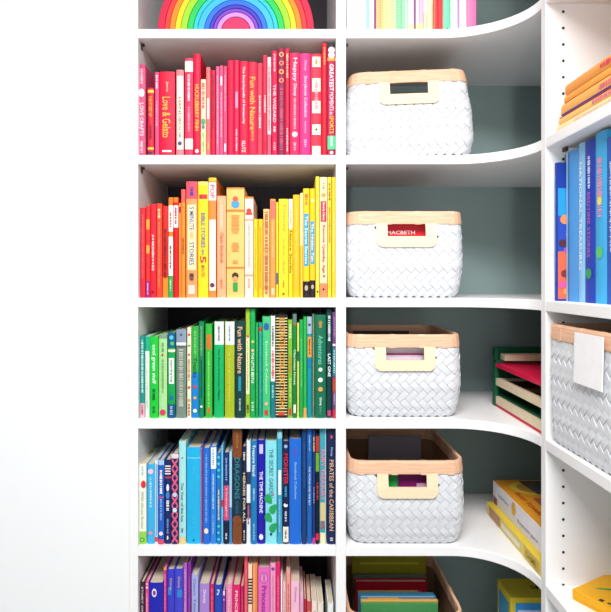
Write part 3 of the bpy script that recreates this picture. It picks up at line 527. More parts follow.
for i, (x0, x1, c, desc, dec) in enumerate(tp):
    X0, X1 = PX(x0 + .1, 1.215), PX(x1 - .1, 1.215)
    r = make_book(X1 - X0, 0.2 + 0.012 * ((i * 7) % 4), 0.16, c, desc + ', on the top shelf of the corner', 'workbook', dec, 'workbooks on the top corner shelf', name='workbook')
    r.location = ((X0 + X1) / 2, 1.213, SZ['s0'])

# ------------------------------------------------------------------ woven baskets
def rrect(a, b, r, u):
    """point and outward normal at arc length u (from front centre, going +x) of a rounded rectangle a x b (half sizes)"""
    segs = [(a - r), PI * r / 2, 2 * (b - r), PI * r / 2, 2 * (a - r), PI * r / 2, 2 * (b - r), PI * r / 2, (a - r)]
    tot = sum(segs); u = u % tot
    k = 0
    while k < 8 and u > segs[k]: u -= segs[k]; k += 1
    if k == 0: return (u, -b), (0, -1)
    if k == 1:
        t = u / r; return (a - r + r * math.sin(t), -b + r - r * math.cos(t)), (math.sin(t), -math.cos(t))
    if k == 2: return (a, -b + r + u), (1, 0)
    if k == 3:
        t = u / r; return (a - r + r * math.cos(t), b - r + r * math.sin(t)), (math.cos(t), math.sin(t))
    if k == 4: return (a - r - u, b), (0, 1)
    if k == 5:
        t = u / r; return (-a + r - r * math.sin(t), b - r + r * math.cos(t)), (-math.sin(t), math.cos(t))
    if k == 6: return (-a, b - r - u), (-1, 0)
    if k == 7:
        t = u / r; return (-a + r - r * math.cos(t), -b + r - r * math.sin(t)), (-math.cos(t), -math.sin(t))
    return (-a + r + u, -b), (0, -1)
def perim(a, b, r): return 4 * (a - r) + 4 * (b - r) + 2 * PI * r

def make_basket(w, dep, h, label, group, cell=0.0136, prof=None, hole=True, tagcard=False, r=0.028):
    root = thing('woven_basket', label, 'basket', group=group)
    a, b = w / 2, dep / 2
    P = perim(a, b, r)
    rim_h = 0.027
    prof = prof or [(0, .90), (.05, .955), (.15, .99), (.4, 1.03), (.7, 1.02), (1, .985)]
    def s(z):
        f = max(0, min(1, z / h))
        for (f0, s0), (f1, s1) in zip(prof, prof[1:]):
            if f <= f1:
                t = (f - f0) / (f1 - f0); t = t * t * (3 - 2 * t) * .5 + t * .5
                return s0 + (s1 - s0) * t
        return prof[-1][1]
    def surf(u, z, off=0):
        (x, y), (nx, ny) = rrect(a, b, r, u)
        k = s(z)
        return (x * k + nx * off, y * k + ny * off, z)
    hx = 0.0425; hz1 = h - rim_h + 0.003; hz0 = h - rim_h - 0.0285
    half = P / 2
    us = sorted(set([round(P * i / 72, 6) for i in range(72)] + [hx, P - hx, half - hx, half + hx]))
    zs = sorted(set([h * i / 16 for i in range(16)] + [hz0, hz1, h - 0.002]))
    zs = [z for z in zs if z <= h]
    def in_hole(u, z):
        if not hole or not (hz0 < z < hz1): return False
        return min(u, P - u) < hx or abs(u - half) < hx
    for (nm, m_, o1, o2) in (('body', WEAVEIN, 0.0, None), ('inner_lining', LINER, -0.0022, None)):
        bm = bmesh.new()
        g = [[bm.verts.new(surf(u, z, o1)) for u in us] for z in zs]
        for i in range(len(zs) - 1):
            for j in range(len(us)):
                j2 = (j + 1) % len(us)
                um = (us[j] + (us[j2] if j2 else P)) / 2; zm = (zs[i] + zs[i+1]) / 2
                if in_hole(um, zm): continue
                bm.faces.new((g[i][j], g[i][j2], g[i+1][j2], g[i+1][j]))
        # floor of the basket
        zb = 0.0 if nm == 'body' else 0.002
        bm.faces.new([bm.verts.new(surf(u, 0, o1)[:2] + (zb,)) for u in us])
        obj(nm, bm, m_, root, smooth=False)
    # twill of raised paper strips, herringbone laid at 45 degrees
    bm = bmesh.new(); q = math.sqrt(.5); N = 2
    c = P / (round(P / (cell / q)) / q)
    rng = int(P / c) + 10
    zlim = h - rim_h + 0.004
    def tile(i0, j0, di, dj):
        e = 0.022
        ii0, jj0, ii1, jj1 = i0 + e, j0 + e, i0 + di - e, j0 + dj - e
        cx, cy = (ii0 + ii1) / 2 * c, (jj0 + jj1) / 2 * c
        uc, zc = (cx + cy) * q, (cx - cy) * q + .004
        if not (-1e-6 <= uc < P - 1e-4) or not (-.008 < zc < zlim + .008): return
        if in_hole(uc, zc) or (hole and hz0 - .013 < zc < hz1 + .02 and (min(uc, P - uc) < hx + .0145 or abs(uc - half) < hx + .0145)): return
        rows = []
        nn = 4
        jit = random.uniform(0.9, 1.1)
        for k in range(nn + 1):
            t = k / nn
            if di > dj: A, B = (ii0 + (ii1 - ii0) * t, jj0), (ii0 + (ii1 - ii0) * t, jj1)
            else: A, B = (ii0, jj0 + (jj1 - jj0) * t), (ii1, jj0 + (jj1 - jj0) * t)
            off = (0.0004 + 0.0019 * math.sin(PI * (0.12 + 0.76 * t))) * jit
            row = []
            for (I, J) in (A, B):
                uu, zz = (I * c + J * c) * q, (I * c - J * c) * q + .004
                zz = max(0.0, min(zlim, zz))
                row.append((uu, zz, off))
            rows.append(row)
        top = [[bm.verts.new(surf(*p)) for p in row] for row in rows]
        bot = [[bm.verts.new(surf(p[0], p[1], 0.0)) for p in row] for row in rows]
        for k in range(nn):
            bm.faces.new((top[k][0], top[k][1], top[k+1][1], top[k+1][0]))
            bm.faces.new((bot[k][0], top[k][0], top[k+1][0], bot[k+1][0]))
            bm.faces.new((top[k][1], bot[k][1], bot[k+1][1], top[k+1][1]))
        bm.faces.new((bot[0][0], bot[0][1], top[0][1], top[0][0]))
        bm.faces.new((bot[nn][0], top[nn][0], top[nn][1], bot[nn][1]))
    for i in range(-rng, rng):
        for j in range(-rng, rng):
            u_, z_ = (i + j) * c * q, (i - j) * c * q
            if u_ < -3 * c or u_ > P + 3 * c or z_ < -4 * c or z_ > h + 4 * c: continue
            t = (i - j) % (2 * N)
            if t == 0: tile(i, j, N, 1)
            elif t == 2 * N - 1: tile(i, j, 1, N)
    obj('woven_strips', bm, WEAVE, root)
    # wooden rim band (hollow ring)
    bm = bmesh.new(); zr0, zr1 = h - rim_h, h
    uu = [P * i / 96 for i in range(96)]
    ring = []
    for (off, z) in ((0.0035, zr0), (0.0042, zr0 + .004), (0.0042, zr1 - 0.004), (0.003, zr1), (-0.0028, zr1), (-0.0036, zr1 - .004), (-0.0036, zr0)):
        ring.append([bm.verts.new(surf(u, min(z, h), off)) for u in uu])
    for k in range(len(ring)):
        k2 = (k + 1) % len(ring)
        for j in range(96):
            j2 = (j + 1) % 96
            bm.faces.new((ring[k][j], ring[k][j2], ring[k2][j2], ring[k2][j]))
    obj('rim', bm, RIMW, root)
    # thin wraps binding the rim to the weave
    nw = 16
    for i in range(nw):
        bm = bmesh.new()
        u0 = P * (i + 0.5) / nw + random.uniform(-.008, .008); wv = 0.0065
        prev = None
        for (off, z) in ((0.0045, zr0 - .0012), (0.0050, zr0 + .005), (0.0050, zr1 - .004), (0.0035, zr1 + .0004), (-.003, zr1 + .0004), (-.0044, zr1 - .005), (-.0044, zr0)):
            pts = []
            for uo in (-wv, wv):
                (x, y), (nx, ny) = rrect(a, b, r, u0 + uo)
                k = s(min(z, h)); pts.append(bm.verts.new((x * k + nx * off, y * k + ny * off, z)))
            if prev: bm.faces.new((prev[0], prev[1], pts[1], pts[0]))
            prev = pts
        wr = obj('rim_wrap', bm, RIMW, root)
        so = wr.modifiers.new('s', 'SOLIDIFY'); so.thickness = 0.0006; so.offset = -1
    if hole:
        for side in (-1, 1):
            bm = bmesh.new()
            ox, oz0, oz1 = 0.064, h - rim_h - 0.049, h - rim_h + 0.001
            rc = 0.014
            outer = [(-ox, oz1)]
            for k in range(7):
                t = PI / 2 * k / 6; outer.append((-ox + rc - rc * math.cos(t), oz0 + rc - rc * math.sin(t)))
            for k in range(7):
                t = PI / 2 * k / 6; outer.append((ox - rc + rc * math.sin(t), oz0 + rc - rc * math.cos(t)))
            outer.append((ox, oz1))
            inner = [(hx - .002, oz1), (hx - .002, hz0 + .002), (-hx + .002, hz0 + .002), (-hx + .002, oz1)]
            poly = outer + inner
            def Y(z, o): return side * (b * s(z) + o)
            # subdivide polygon as two uprights and one crosspiece
            L = [p for p in outer if p[0] <= 0]; Rr = [p for p in outer if p[0] > 0]
            for pts in ([outer[0]] + outer[1:8] + [(-hx + .002, oz0), (-hx + .002, hz0 + .002), (-hx + .002, oz1)],
                        [(hx - .002, oz1), (hx - .002, hz0 + .002), (hx - .002, oz0)] + outer[8:15] + [outer[15]],
                        [(-hx + .002, hz0 + .002), (-hx + .002, oz0), (hx - .002, oz0), (hx - .002, hz0 + .002)]):
                va = [bm.verts.new((p[0], Y(p[1], 0.0068 - (0.002 if abs(p[1]-oz1) < 1e-6 else 0)), p[1])) for p in pts]
                vb = [bm.verts.new((p[0], Y(p[1], 0.0012), p[1])) for p in pts]
                bm.faces.new(va); bm.faces.new(vb)
                for k in range(len(pts)):
                    k2 = (k + 1) % len(pts); bm.faces.new((va[k], va[k2], vb[k2], vb[k]))
            bmesh.ops.remove_doubles(bm, verts=bm.verts, dist=1e-6)
            obj('handle', bm, HANDW, root)
    if tagcard:
        bm = bmesh.new()
        x0, x1 = -0.040, 0.045
        pts = [(x0, h - .006), (x1, h - .006), (x1, h - .088), (x0, h - .088)]
        for (o_) in (0.0,):
            va = [bm.verts.new((p[0], -b * s(p[1]) - 0.0105, p[1])) for p in pts]
            vb = [bm.verts.new((p[0], -b * s(p[1]) - 0.0090, p[1])) for p in pts]
            bm.faces.new(va); bm.faces.new(vb)
            for k in range(4): bm.faces.new((va[k], va[(k+1) % 4], vb[(k+1) % 4], vb[k]))
        tg = obj('label_card', bm, mat('#f8f8fa', .6), root); tg['label'] = 'blank white card clipped to the rim'
    return root

GB = 'white woven storage baskets'
DEP = 0.265
b1 = make_basket(0.264, DEP, 0.187, 'white woven basket with an empty handle slot, on the topmost basket shelf', GB,
                 prof=[(0, .955), (.05, 1.0), (.2, 1.045), (.5, 1.03), (.8, .975), (1, .925)])
b1.rotation_euler = (0, math.radians(-1.0), math.radians(-3.5))
b1.location = (PX(414, 1.222), 1.226 + DEP / 2 - .002, SZ['s1'] + .0025)
b2 = make_basket(0.243, DEP, 0.184, 'white woven basket with a red book behind its handle, second from top', GB)
b2.location = (PX(406, 1.212), 1.212 + DEP / 2, SZ['s2'])
b3 = make_basket(0.241, DEP, 0.178, 'white woven basket with pink and white papers in its handle, third from top', GB)
b3.location = (PX(404.5, 1.212), 1.212 + DEP / 2, SZ['s3'])
b4 = make_basket(0.243, DEP, 0.180, 'white woven basket with green and purple showing in its handle, fourth from top', GB)
b4.location = (PX(407, 1.205), 1.205 + DEP / 2, SZ['s4'])
b5 = make_basket(0.245, DEP, 0.180, 'lowest basket in the middle column, filled with colourful books', GB)
b5.location = (PX(406.5, 1.207), 1.207 + DEP / 2, SZ['s5'])
b6 = make_basket(0.30, 0.27, 0.215, 'large white woven basket with blank card, on the right-hand shelf', GB, r=.012, tagcard=True,
                 hole=False, prof=[(0, .94), (.05, .97), (.2, .985), (.6, .995), (1, .98)])
b6.rotation_euler = (0, 0, -PI / 2)
b6.location = (XR + 0.004 + 0.135, 1.046 - 0.15, SZ['s3'])

# things inside the baskets: books standing with the cover to the front
def faced(x0, x1, y, zf, h, th, c, desc, group, dec=(), tilt=0, cat='book'):
    """book standing so that its cover faces the room: x0..x1 width"""
    r = make_book(th, h, x1 - x0, c, desc, cat, (), group)
    r.rotation_euler = (tilt, 0, 0)
    r.matrix_world = Matrix.Translation((x1, y, zf)) @ Matrix.Rotation(tilt, 4, 'X') @ Matrix.Rotation(PI / 2, 4, 'Z')
    for q in dec:
        k = q[0]
        if k == 'b':
            bm = bmesh.new(); _, z0, z1, xx0, xx1, col = q
            # cover faces local -x ; local y runs to -world x
            W = x1 - x0
            vs = [bm.verts.new((-th/2 - .0004, W * (1 - xx), h * zz)) for xx, zz in ((xx0, z0), (xx1, z0), (xx1, z1), (xx0, z1))]
            bm.faces.new(vs); obj('cover_print', bm, mat(col), r)
        elif k == 't':
            _, z, xx0, xx1, sz, s_, col = q; W = x1 - x0
            me = text_mesh(s_, W * (xx1 - xx0), h * sz, 0.01)
            for v in me.vertices: v.co = (0, v.co.z, v.co.x)
            me.materials.append(mat(col))
            o = bpy.data.objects.new('cover_title', me); COL.objects.link(o); o.parent = r
            o.location = (-th/2 - .0008, W * (1 - (xx0 + xx1) / 2), h * z)
    return r
def bxr(b, w): return b.location.x - w / 2, b.location.x + w / 2
fz = 0.0028
x0, x1 = bxr(b2, 0.19)
faced(x0, x1, 1.234, SZ['s2'] + fz, 0.160, 0.008, '#e0182f', 'red book seen through the handle of the second basket', 'books in the baskets',
      [('t', .86, .30, .62, .05, 'MACBETH', '#ffe4e0'), ('t', .785, .30, .75, .05, 'His Story Retold', '#ffd0cc'), ('b', .70, .72, .2, .8, '#f0b0a8')])
x0, x1 = bxr(b3, 0.185)
faced(x0, x1, 1.234, SZ['s3'] + fz, 0.152, 0.006, '#e6d6ea', 'pink and white magazine seen through the handle of the third basket', 'books in the baskets',
      [('b', .90, .96, .1, .9, '#f6ecf6'), ('b', .85, .875, .1, .9, '#c8407c'), ('b', .78, .84, .1, .9, '#efe0f0'), ('b', .74, .765, .1, .9, '#5c2450')], cat='magazine')
faced(x0, x1 - .05, 1.37, SZ['s3'] + fz, 0.168, 0.008, '#3c2c2c', 'dark brown book standing at the back of the third basket', 'books in the baskets')
x0, x1 = bxr(b4, 0.19)
faced(x0, x0 + 0.079, 1.2275, SZ['s4'] + fz, 0.154, 0.006, '#28b04c', 'green book seen through the handle of the fourth basket', 'books in the baskets', [('b', .86, .95, .5, .95, '#2aa84c')])
faced(x0 + .0815, x1, 1.2275, SZ['s4'] + fz, 0.154, 0.006, '#84186a', 'purple book seen through the handle of the fourth basket', 'books in the baskets', [('b', .74, .80, .35, .8, '#d8a4cc')])
faced(x0 + .04, x0 + .17, 1.40, SZ['s4'] + fz, 0.176, 0.012, '#8a8794', 'grey book standing at the back of the fourth basket', 'books in the baskets')
stack5 = [
 (352, 426, 1.435, .192, '#a39a22', 'olive yellow book with dark swoosh, rearmost in the lowest basket', [('b', .70, .73, .5, .9, '#3c4418'), ('b', .9, .93, .1, .9, '#c8c040')], .014),
 (353, 426, 1.405, .158, '#6c7f78', 'grey-green book between the olive and red ones in the lowest basket', [], .008),
 (355, 427, 1.38, .159, '#c01430', 'red book in the lowest basket', [('b', .84, .88, .5, .92, '#d85868')], .016),
 (358, 418, 1.35, .149, '#c8a070', 'tan book before the red one in the lowest basket', [], .008),
 (358, 434, 1.328, .156, '#4f93a8', 'slate blue book in the lowest basket, behind the sky blue one', [], .008),
 (360, 436, 1.305, .162, '#2f8fd0', 'sky blue book in the lowest basket', [('b', .9, 1, .1, .5, '#e0b070')], .012),
 (361, 438, 1.28, .167, '#e0a83c', 'amber book in the lowest basket near its front', [], .01),
 (361, 438, 1.262, .170, '#4f9c5c', 'green book in the lowest basket, foremost', [], .008),
]
for (p0, p1, y, h, c, d_, dec, th) in stack5:
    X0 = max(PX(p0, y), b5.location.x - .108); X1 = min(PX(p1, y), b5.location.x + .104)
    faced(X0, X1, y, SZ['s5'] + fz, h, th, c, d_, 'books in the baskets', dec)

# ------------------------------------------------------------------ right hand unit: standing blue books
def side_book(d1, d2, X, zf, h, dep, c, desc, dec=(), group='blue books on the right-hand shelf'):
    r = make_book(d1 - d2 - .0004, h, dep, c, desc, 'book', dec, group)
    r.rotation_euler = (0, 0, -PI / 2); r.location = (X, (d1 + d2) / 2, zf)
    return r
z2 = SZ['s2']
ra = side_book(1.046, 1.034, .485, z2, .252, .21, '#1c3ea0', 'dark blue picture book touching the panel on the right-hand shelf', [('m', .1, .8, '#7c98dc', .4)])
# picture cover facing the room
bm = bmesh.new()
def cov(pts, col, nm='cover_print'):
    bm = bmesh.new(); bm.faces.new([bm.verts.new((.0058 + .0006, p[0], p[1])) for p in pts]); obj(nm, bm, mat(col), ra, fixn=False)
cov([(.002, .155), (.17, .155), (.17, .205), (.002, .205)], '#2a9ad4')
cov([(.002, 0.004), (.17, .004), (.17, .09), (.002, .09)], '#ee6a4a')
cov([(.002, .09), (.17, .09), (.17, .155), (.002, .155)], '#2c4cb4')
def blob(cy, cz, r_, col):
    bm = bmesh.new(); bm.faces.new([bm.verts.new((.0072, cy + r_ * math.cos(2*PI*i/12), cz + r_ * math.sin(2*PI*i/12))) for i in range(12)]); obj('cover_print', bm, mat(col), ra, fixn=False)
blob(.014, .148, .0085, '#f0914c'); blob(.010, .105, .007, '#5a2c3c'); blob(.018, .092, .006, '#c84a9c'); blob(.014, .05, .007, '#7c3040'); blob(.009, .03, .007, '#e05898'); blob(.017, .018, .006, '#f4a04c'); blob(.02, .12, .005, '#e84c6c')
side_book(1.032, .988, 0.499, z2, .267, .2, '#4a9ae0', 'thick light blue book with a pale edge on the right-hand shelf', [('b', 0, 1, '#a6d4f4', 0, .22), ('b', 0, 1, '#2f78c4', .24, .3)])
side_book(.9875, .966, 0.499, z2, .273, .2, '#86c0ec', 'pale blue book with white capitals on the right-hand shelf', [('t', .12, .8, 'NATIONAL TREASURES', '#f2f8fc', .4)])
side_book(.965, .934, 0.499, z2, .272, .2, '#1c3cae', 'royal blue book with coloured capitals on the right-hand shelf', [('m', .1, .3, '#e4eaf8', .25), ('t', .32, .72, 'BEDTIME STORIES', '#b46ac8', .3), ('d', .82, '#2c9c5c', .3)])
side_book(.933, .900, 0.499, z2, .277, .2, '#3cace4', 'turquoise-blue book nearest the room on the right-hand shelf', [('m', .15, .5, '#f0a0c4', .5), ('d', .4, '#f0e45c', .2), ('d', .7, '#58c86c', .3)])
side_book(.899, .862, 0.499, z2, .262, .2, '#2a5cc0', 'blue book partly cut by the right edge of the view', [('m', .15, .7, '#d0e0f8', .4)])

# flat stack of orange books on the upper right shelf
def flat_book(z0, z1, c, desc, dec, X=.48, yn=.70, yf=1.025, dep=.22):
    r = make_book(z1 - z0 - .0002, yf - yn, dep, c, desc, 'book', dec, 'orange books lying on the upper right shelf')
    r.matrix_world = Matrix(((0, 1, 0, X), (0, 0, 1, yn), (1, 0, 0, (z0 + z1) / 2), (0, 0, 0, 1)))
    return r
zs1 = SZ['s1']
flat_book(zs1, zs1 + .0125, '#fbe3a4', 'pale yellow book, lowest of the flat stack at upper right', [('m', .2, .8, '#f0b8a8', .5)])
flat_book(zs1 + .0125, zs1 + .027, '#f8c878', 'peach book with pink print, second lowest of the flat stack', [('m', .35, .6, '#e0708c', .5), ('b', 0, 1, '#b03030', .86, 1)], X=.482, yf=1.02)
flat_book(zs1 + .027, zs1 + .046, '#f8b45c', 'orange book with a purple edge in the flat stack at upper right', [('m', .4, .6, '#d86878', .5), ('b', 0, 1, '#5a3a9c', 0, .13)], X=.481, yf=1.01)
flat_book(zs1 + .046, zs1 + .061, '#f9a848', 'bright orange book with dark red edge in the flat stack', [('b', 0, 1, '#c0281c', 0, .15)], X=.484, yf=1.005)
flat_book(zs1 + .061, zs1 + .078, '#f5a04c', 'orange book with red print, topmost of the flat stack', [('m', .38, .7, '#d8485c', .5)], X=.483, yf=1.0)

# ------------------------------------------------------------------ puzzle rack in the corner, third bay
z3 = SZ['s3']
rk = thing('puzzle_rack', 'green wooden rack holding puzzle trays in the shelf corner', 'rack', (.63, 1.2, z3))
GRN = mat('#0f5a3c', .5)
def rp(nm, x0, x1, y0, y1, z0, z1, m):
    bm = bmesh.new(); bx(bm, x0 - .63, x1 - .63, y0 - 1.2, y1 - 1.2, z0, z1); return obj(nm, bm, m, rk, 0.001)
rp('back_board', .478, .78, 1.335, 1.345, 0, .137, GRN)
rp('side_board', .77, .78, 1.08, 1.335, 0, .137, GRN)
rp('top_rail', .478, .77, 1.315, 1.335, .102, .108, GRN)
rp('post', .478, .486, 1.325, 1.335, 0, .137, GRN)
rp('base_board', .479, .77, 1.08, 1.325, 0, .006, mat('#cc1c3c', .5))
def tray(z0, z1, c, ins, desc, x0=.479, y1=1.324):
    t = thing('puzzle_tray', desc, 'puzzle', (.63, 1.2, z3 + z0), group='puzzle trays in the rack')
    h = z1 - z0
    bm = bmesh.new()
    X0, X1, Y0, Y1 = x0 - .63, .765 - .63, 1.082 - 1.2, y1 - 1.2
    bx(bm, X0, X1, Y0, Y1, 0, h * .5)
    bx(bm, X0, X0 + .012, Y0, Y1, h * .5, h); bx(bm, X1 - .012, X1, Y0, Y1, h * .5, h)
    bx(bm, X0 + .012, X1 - .012, Y0, Y0 + .012, h * .5, h); bx(bm, X0 + .012, X1 - .012, Y1 - .012, Y1, h * .5, h)
    obj('tray', bm, c, t)
    bm = bmesh.new()
    nx, ny = 5, 5
    for i in range(nx):
        for j in range(ny):
            px_ = X0 + .014 + (X1 - X0 - .028) * i / nx; py_ = Y0 + .014 + (Y1 - Y0 - .028) * j / ny
            bx(bm, px_, px_ + (X1 - X0 - .028) / nx - .0015, py_, py_ + (Y1 - Y0 - .028) / ny - .0015, h * .5, h * .5 + .003, (i * 3 + j * 2) % len(ins))
    obj('puzzle_pieces', bm, [mat(c_) for c_ in ins], t)
    return t
CRM = wood('#e0cba6', '#efdfc2', 'birch_plywood')
tray(.0065, .024, CRM, ['#7c6a54', '#a06a54', '#56604c'], 'cream wooden puzzle tray, lowest in the green rack')
rp('shelf_board', .486, .77, 1.10, 1.325, .0245, .0275, GRN)
tray(.050, .066, CRM, ['#7a3c40', '#a88468', '#5c4448'], 'cream wooden puzzle tray with brown pieces, middle of the green rack')
rp('shelf_board', .486, .77, 1.10, 1.325, .046, .0495, GRN)
tray(.092, .1015, mat('#e01048', .5), ['#e01048'], 'flat crimson puzzle tray, topmost in the green rack')
rp('shelf_board', .486, .77, 1.10, 1.325, .088, .0915, GRN)
bm = bmesh.new(); bx(bm, .492, .76, 1.28, 1.312, 0, .014)
ob = obj('wooden_block', bm, CRM, bevel=.001); ob.location = (0, 0, z3 + .1085 ); 
for v in ob.data.vertices: v.co.y += .022
tag(ob, 'long cream wooden strip lying on top of the green rack', 'block')

# ------------------------------------------------------------------ game boxes in the corner, fourth bay
z4 = SZ['s4']
def game_box(nm, x0, x1, y0, y1, z0, z1, base, lid_c, desc, cat='box'):
    t = thing(nm, desc, cat, ((x0+x1)/2, (y0+y1)/2, z0))
    hx, hy, h = (x1-x0)/2, (y1-y0)/2, z1-z0
    bm = bmesh.new(); bx(bm, -hx+.001, hx-.001, -hy+.001, hy-.001, 0, h*.5); obj('box_base', bm, mat(base), t)
    bm = bmesh.new(); bx(bm, -hx, hx, -hy, hy, h*.32, h, 0)
    for f in bm.faces:
        f.normal_update()
        if f.normal.z > .5: f.material_index = 1
    obj('lid', bm, [mat(base), mat(lid_c)], t, .0008)
    return t, hx, hy, h
t1, hx, hy, h = game_box('game_box', .474, .77, 1.075, 1.372, z4, z4 + .029, '#e8d272', '#e6c83c', 'yellow game box under the white-sided one in the corner')
def sideprint(t, hx, y0, y1, z0, z1, col, nm='side_print'):
    bm = bmesh.new(); bm.faces.new([bm.verts.new((-hx - .0006, y, z)) for y, z in ((y0, z0), (y1, z0), (y1, z1), (y0, z1))]); return obj(nm, bm, mat(col), t, fixn=False)
sideprint(t1, hx, .06, .13, .004, .025, '#c08c6c'); sideprint(t1, hx, -.14, -.07, .004, .026, '#dcbc3c')
sideprint(t1, hx, -.05, .05, .008, .02, '#f4eccc')
def sidetext(t, hx, s_, yc, zc, L, H, col):
    me = text_mesh(s_, L, H, .01)
    for v in me.vertices: v.co = (0, v.co.z, v.co.x)     # reads away -> toward the room along -y
    me.materials.append(mat(col)); o = bpy.data.objects.new('lettering', me); COL.objects.link(o); o.parent = t; o.location = (-hx - .0012, yc, zc)
sidetext(t1, hx, 'GAME', -.105, .015, .05, .013, '#9c8c30')
t2, hx, hy, h = game_box('game_box', .488, .77, 1.078, 1.368, z4 + .0295, z4 + .082, '#efecf2', '#eca22c', 'white-sided game box with an orange lid in the corner')
sideprint(t2, hx, .118, .138, .002, .018, '#9c5c6c')
sidetext(t2, hx, 'Richard Scarry', .075, .03, .06, .009, '#5c5c9c')
sidetext(t2, hx, 'Busytown game', -.055, .018, .10, .009, '#7c7cb4')
bm = bmesh.new(); n = 16
bm.faces.new([bm.verts.new((-hx - .0009, .018 + .012*math.cos(2*PI*i/n), .034 + .014*math.sin(2*PI*i/n))) for i in range(n)]); obj('side_emblem', bm, mat('#e8b43c'), t2, fixn=False)
bm = bmesh.new(); bm.faces.new([bm.verts.new((-.07 + .05*math.cos(2*PI*i/n), .09 + .045*math.sin(2*PI*i/n), h + .0006)) for i in range(n)]); obj('lid_print', bm, mat('#f0d04c'), t2, fixn=False)
bm = bmesh.new(); bm.faces.new([bm.verts.new((-.07 + .036*math.cos(2*PI*i/n), .09 + .03*math.sin(2*PI*i/n), h + .0009)) for i in range(n)]); obj('lid_print', bm, mat('#c8983c'), t2, fixn=False)
bm = bmesh.new(); bm.faces.new([bm.verts.new((x, y, h + .0006)) for x, y in ((-.095, -.14), (.13, -.14), (.13, .03), (-.095, .03))]); obj('lid_print', bm, mat('#b4683c'), t2, fixn=False)
bm = bmesh.new(); bm.faces.new([bm.verts.new((-.118 + .012*math.cos(2*PI*i/n), -.115 + .018*math.sin(2*PI*i/n), h + .0006)) for i in range(n)]); obj('lid_print', bm, mat('#28a0a8'), t2, fixn=False)
me = text_mesh('BUSY TOWN', .12, .011, .02)
for v in me.vertices: v.co = (v.co.x, v.co.z, 0)
me.materials.append(mat('#c83c24')); o = bpy.data.objects.new('lettering', me); COL.objects.link(o); o.parent = t2; o.location = (-.117, 0, h + .001)
bm = bmesh.new(); bm.faces.new([bm.verts.new((x, y, h + .0012)) for x, y in ((-.075, .05), (.13, .05), (.13, .135), (-.085, .135))]); obj('lid_print', bm, mat('#5c5c58'), t2, fixn=False)

# box in the bottom corner bay
z5 = SZ['s5']
t3 = thing('picture_box', 'yellow-framed box with a blue picture in the lowest corner bay', 'box', (.60, 1.29, z5))
bm = bmesh.new(); bx(bm, -.115, .115, -.04, .04, 0, .192)
for f in bm.faces:
    f.normal_update()
    if f.normal.z > .5: f.material_index = 1
obj('box', bm, [mat('#e4cc34'), mat('#c4b42c')], t3, .001)
for (x0, x1, z0, z1, c, dy) in ((-.105, .105, .01, .18, '#3aa0e8', 0), (-.1, .02, .13, .165, '#d4e8f6', .0003), (-.07, .03, .115, .14, '#5ab4f0', .0005)):
    bm = bmesh.new(); bm.faces.new([bm.verts.new((x, -.0408 - dy, z)) for x, z in ((x0, z0), (x1, z0), (x1, z1), (x0, z1))]); obj('front_print', bm, mat(c), t3, fixn=False)
bm = bmesh.new(); bm.faces.new([bm.verts.new((-.1158, y, z)) for y, z in ((-.03, .01), (.03, .01), (.03, .175), (-.03, .175))]); obj('side_print', bm, mat('#4a9cc8'), t3, fixn=False)
me = text_mesh('SMART', .07, .014, .02)
for v in me.vertices: v.co = (-v.co.z, v.co.x, 0)
me.materials.append(mat('#4c4c1c')); o = bpy.data.objects.new('lettering', me); COL.objects.link(o); o.parent = t3; o.location = (-.02, 0, .1928)

# yellow box lying on the right-hand shelf, fourth bay
t4 = thing('puzzle_box', 'yellow flat box with green shapes at the lower right shelf', 'box', (.499, 1.003, z4), math.radians(30))
bm = bmesh.new(); bx(bm, 0, .22, -.16, 0, 0, .016); obj('box_base', bm, mat('#e8a818'), t4)
bm = bmesh.new(); bx(bm, -.001, .221, -.161, .001, .006, .019); obj('lid', bm, mat('#f2b01c'), t4, .001)
for (cx, cy, rx, ry, c) in ((.055, -.035, .024, .010, '#12a054'), (.075, -.06, .022, .012, '#0c9450'), (.10, -.03, .018, .01, '#2cc06c')):
    bm = bmesh.new(); bm.faces.new([bm.verts.new((cx + rx*math.cos(2*PI*i/14)*.8 - ry*math.sin(2*PI*i/14)*.6, cy + ry*math.sin(2*PI*i/14)*.8 + rx*math.cos(2*PI*i/14)*-.6, .0195)) for i in range(14)]); obj('leaf_print', bm, mat(c), t4, fixn=False)
bm = bmesh.new()
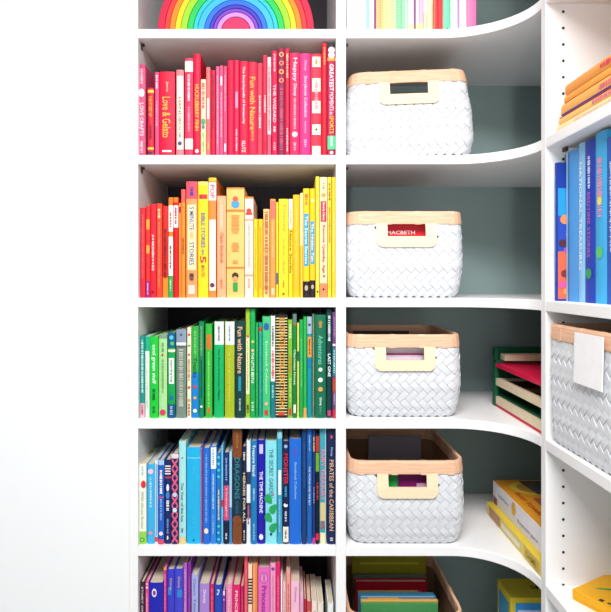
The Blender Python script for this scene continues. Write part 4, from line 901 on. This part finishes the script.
for k in range(4): bx(bm, .004 + .004 * (k % 2), .012, -.05 - .013 * k, -.043 - .013 * k, .019, .0194)
obj('lettering', bm, mat('#2c2418'), t4)

# ------------------------------------------------------------------ light
def area(nm, loc, rot, sx, sy, p, col=(1, 1, 1)):
    L = bpy.data.lights.new(nm, 'AREA'); L.shape = 'RECTANGLE'; L.size = sx; L.size_y = sy; L.energy = p; L.color = col
    o = bpy.data.objects.new(nm, L); COL.objects.link(o); o.location = loc; o.rotation_euler = rot; return o
area('ceiling_lamp', (0.0, -0.15, CEIL - .03), (0, 0, 0), 1.0, .7, 34, (1, .985, .97))
area('window_daylight', (-.4, -1.85, 1.75), (math.radians(90), 0, 0), 1.6, 1.2, 3, (.93, .97, 1))
sp = bpy.data.lights.new('upper_bay_fill_spot', 'SPOT'); sp.energy = 42; sp.spot_size = math.radians(27); sp.spot_blend = 1.0; sp.shadow_soft_size = .12; sp.color = (1, .99, .98)  # added fill spot without a real fixture, brightens the upper bays
so = bpy.data.objects.new('upper_bay_fill_spot', sp); COL.objects.link(so); so.location = (-.25, -1.6, 1.5)
so.rotation_euler = (Vector((.2, 1.4, 1.78)) - Vector(so.location)).to_track_quat('-Z', 'Y').to_euler()
w = bpy.data.worlds.new('world'); SC.world = w; w.use_nodes = True
w.node_tree.nodes['Background'].inputs[0].default_value = (.95, .97, 1, 1)
w.node_tree.nodes['Background'].inputs[1].default_value = .12

# ------------------------------------------------------------------ camera
cd = bpy.data.cameras.new('camera'); cam = bpy.data.objects.new('camera', cd); COL.objects.link(cam)
cam.location = (0, 0, CZ); cam.rotation_euler = (math.radians(90), 0, 0)
cd.sensor_fit = 'HORIZONTAL'; cd.sensor_width = 36; cd.lens = 36 * F / 611
cd.shift_x = (305.5 - VX) / 611; cd.shift_y = -(306 - VY) / 611
cd.clip_start = 0.02
SC.camera = cam
vs = SC.view_settings
vs.view_transform = 'Standard'; vs.look = 'None'; vs.gamma = 1; vs.use_curve_mapping = False
vs.exposure = 0.8
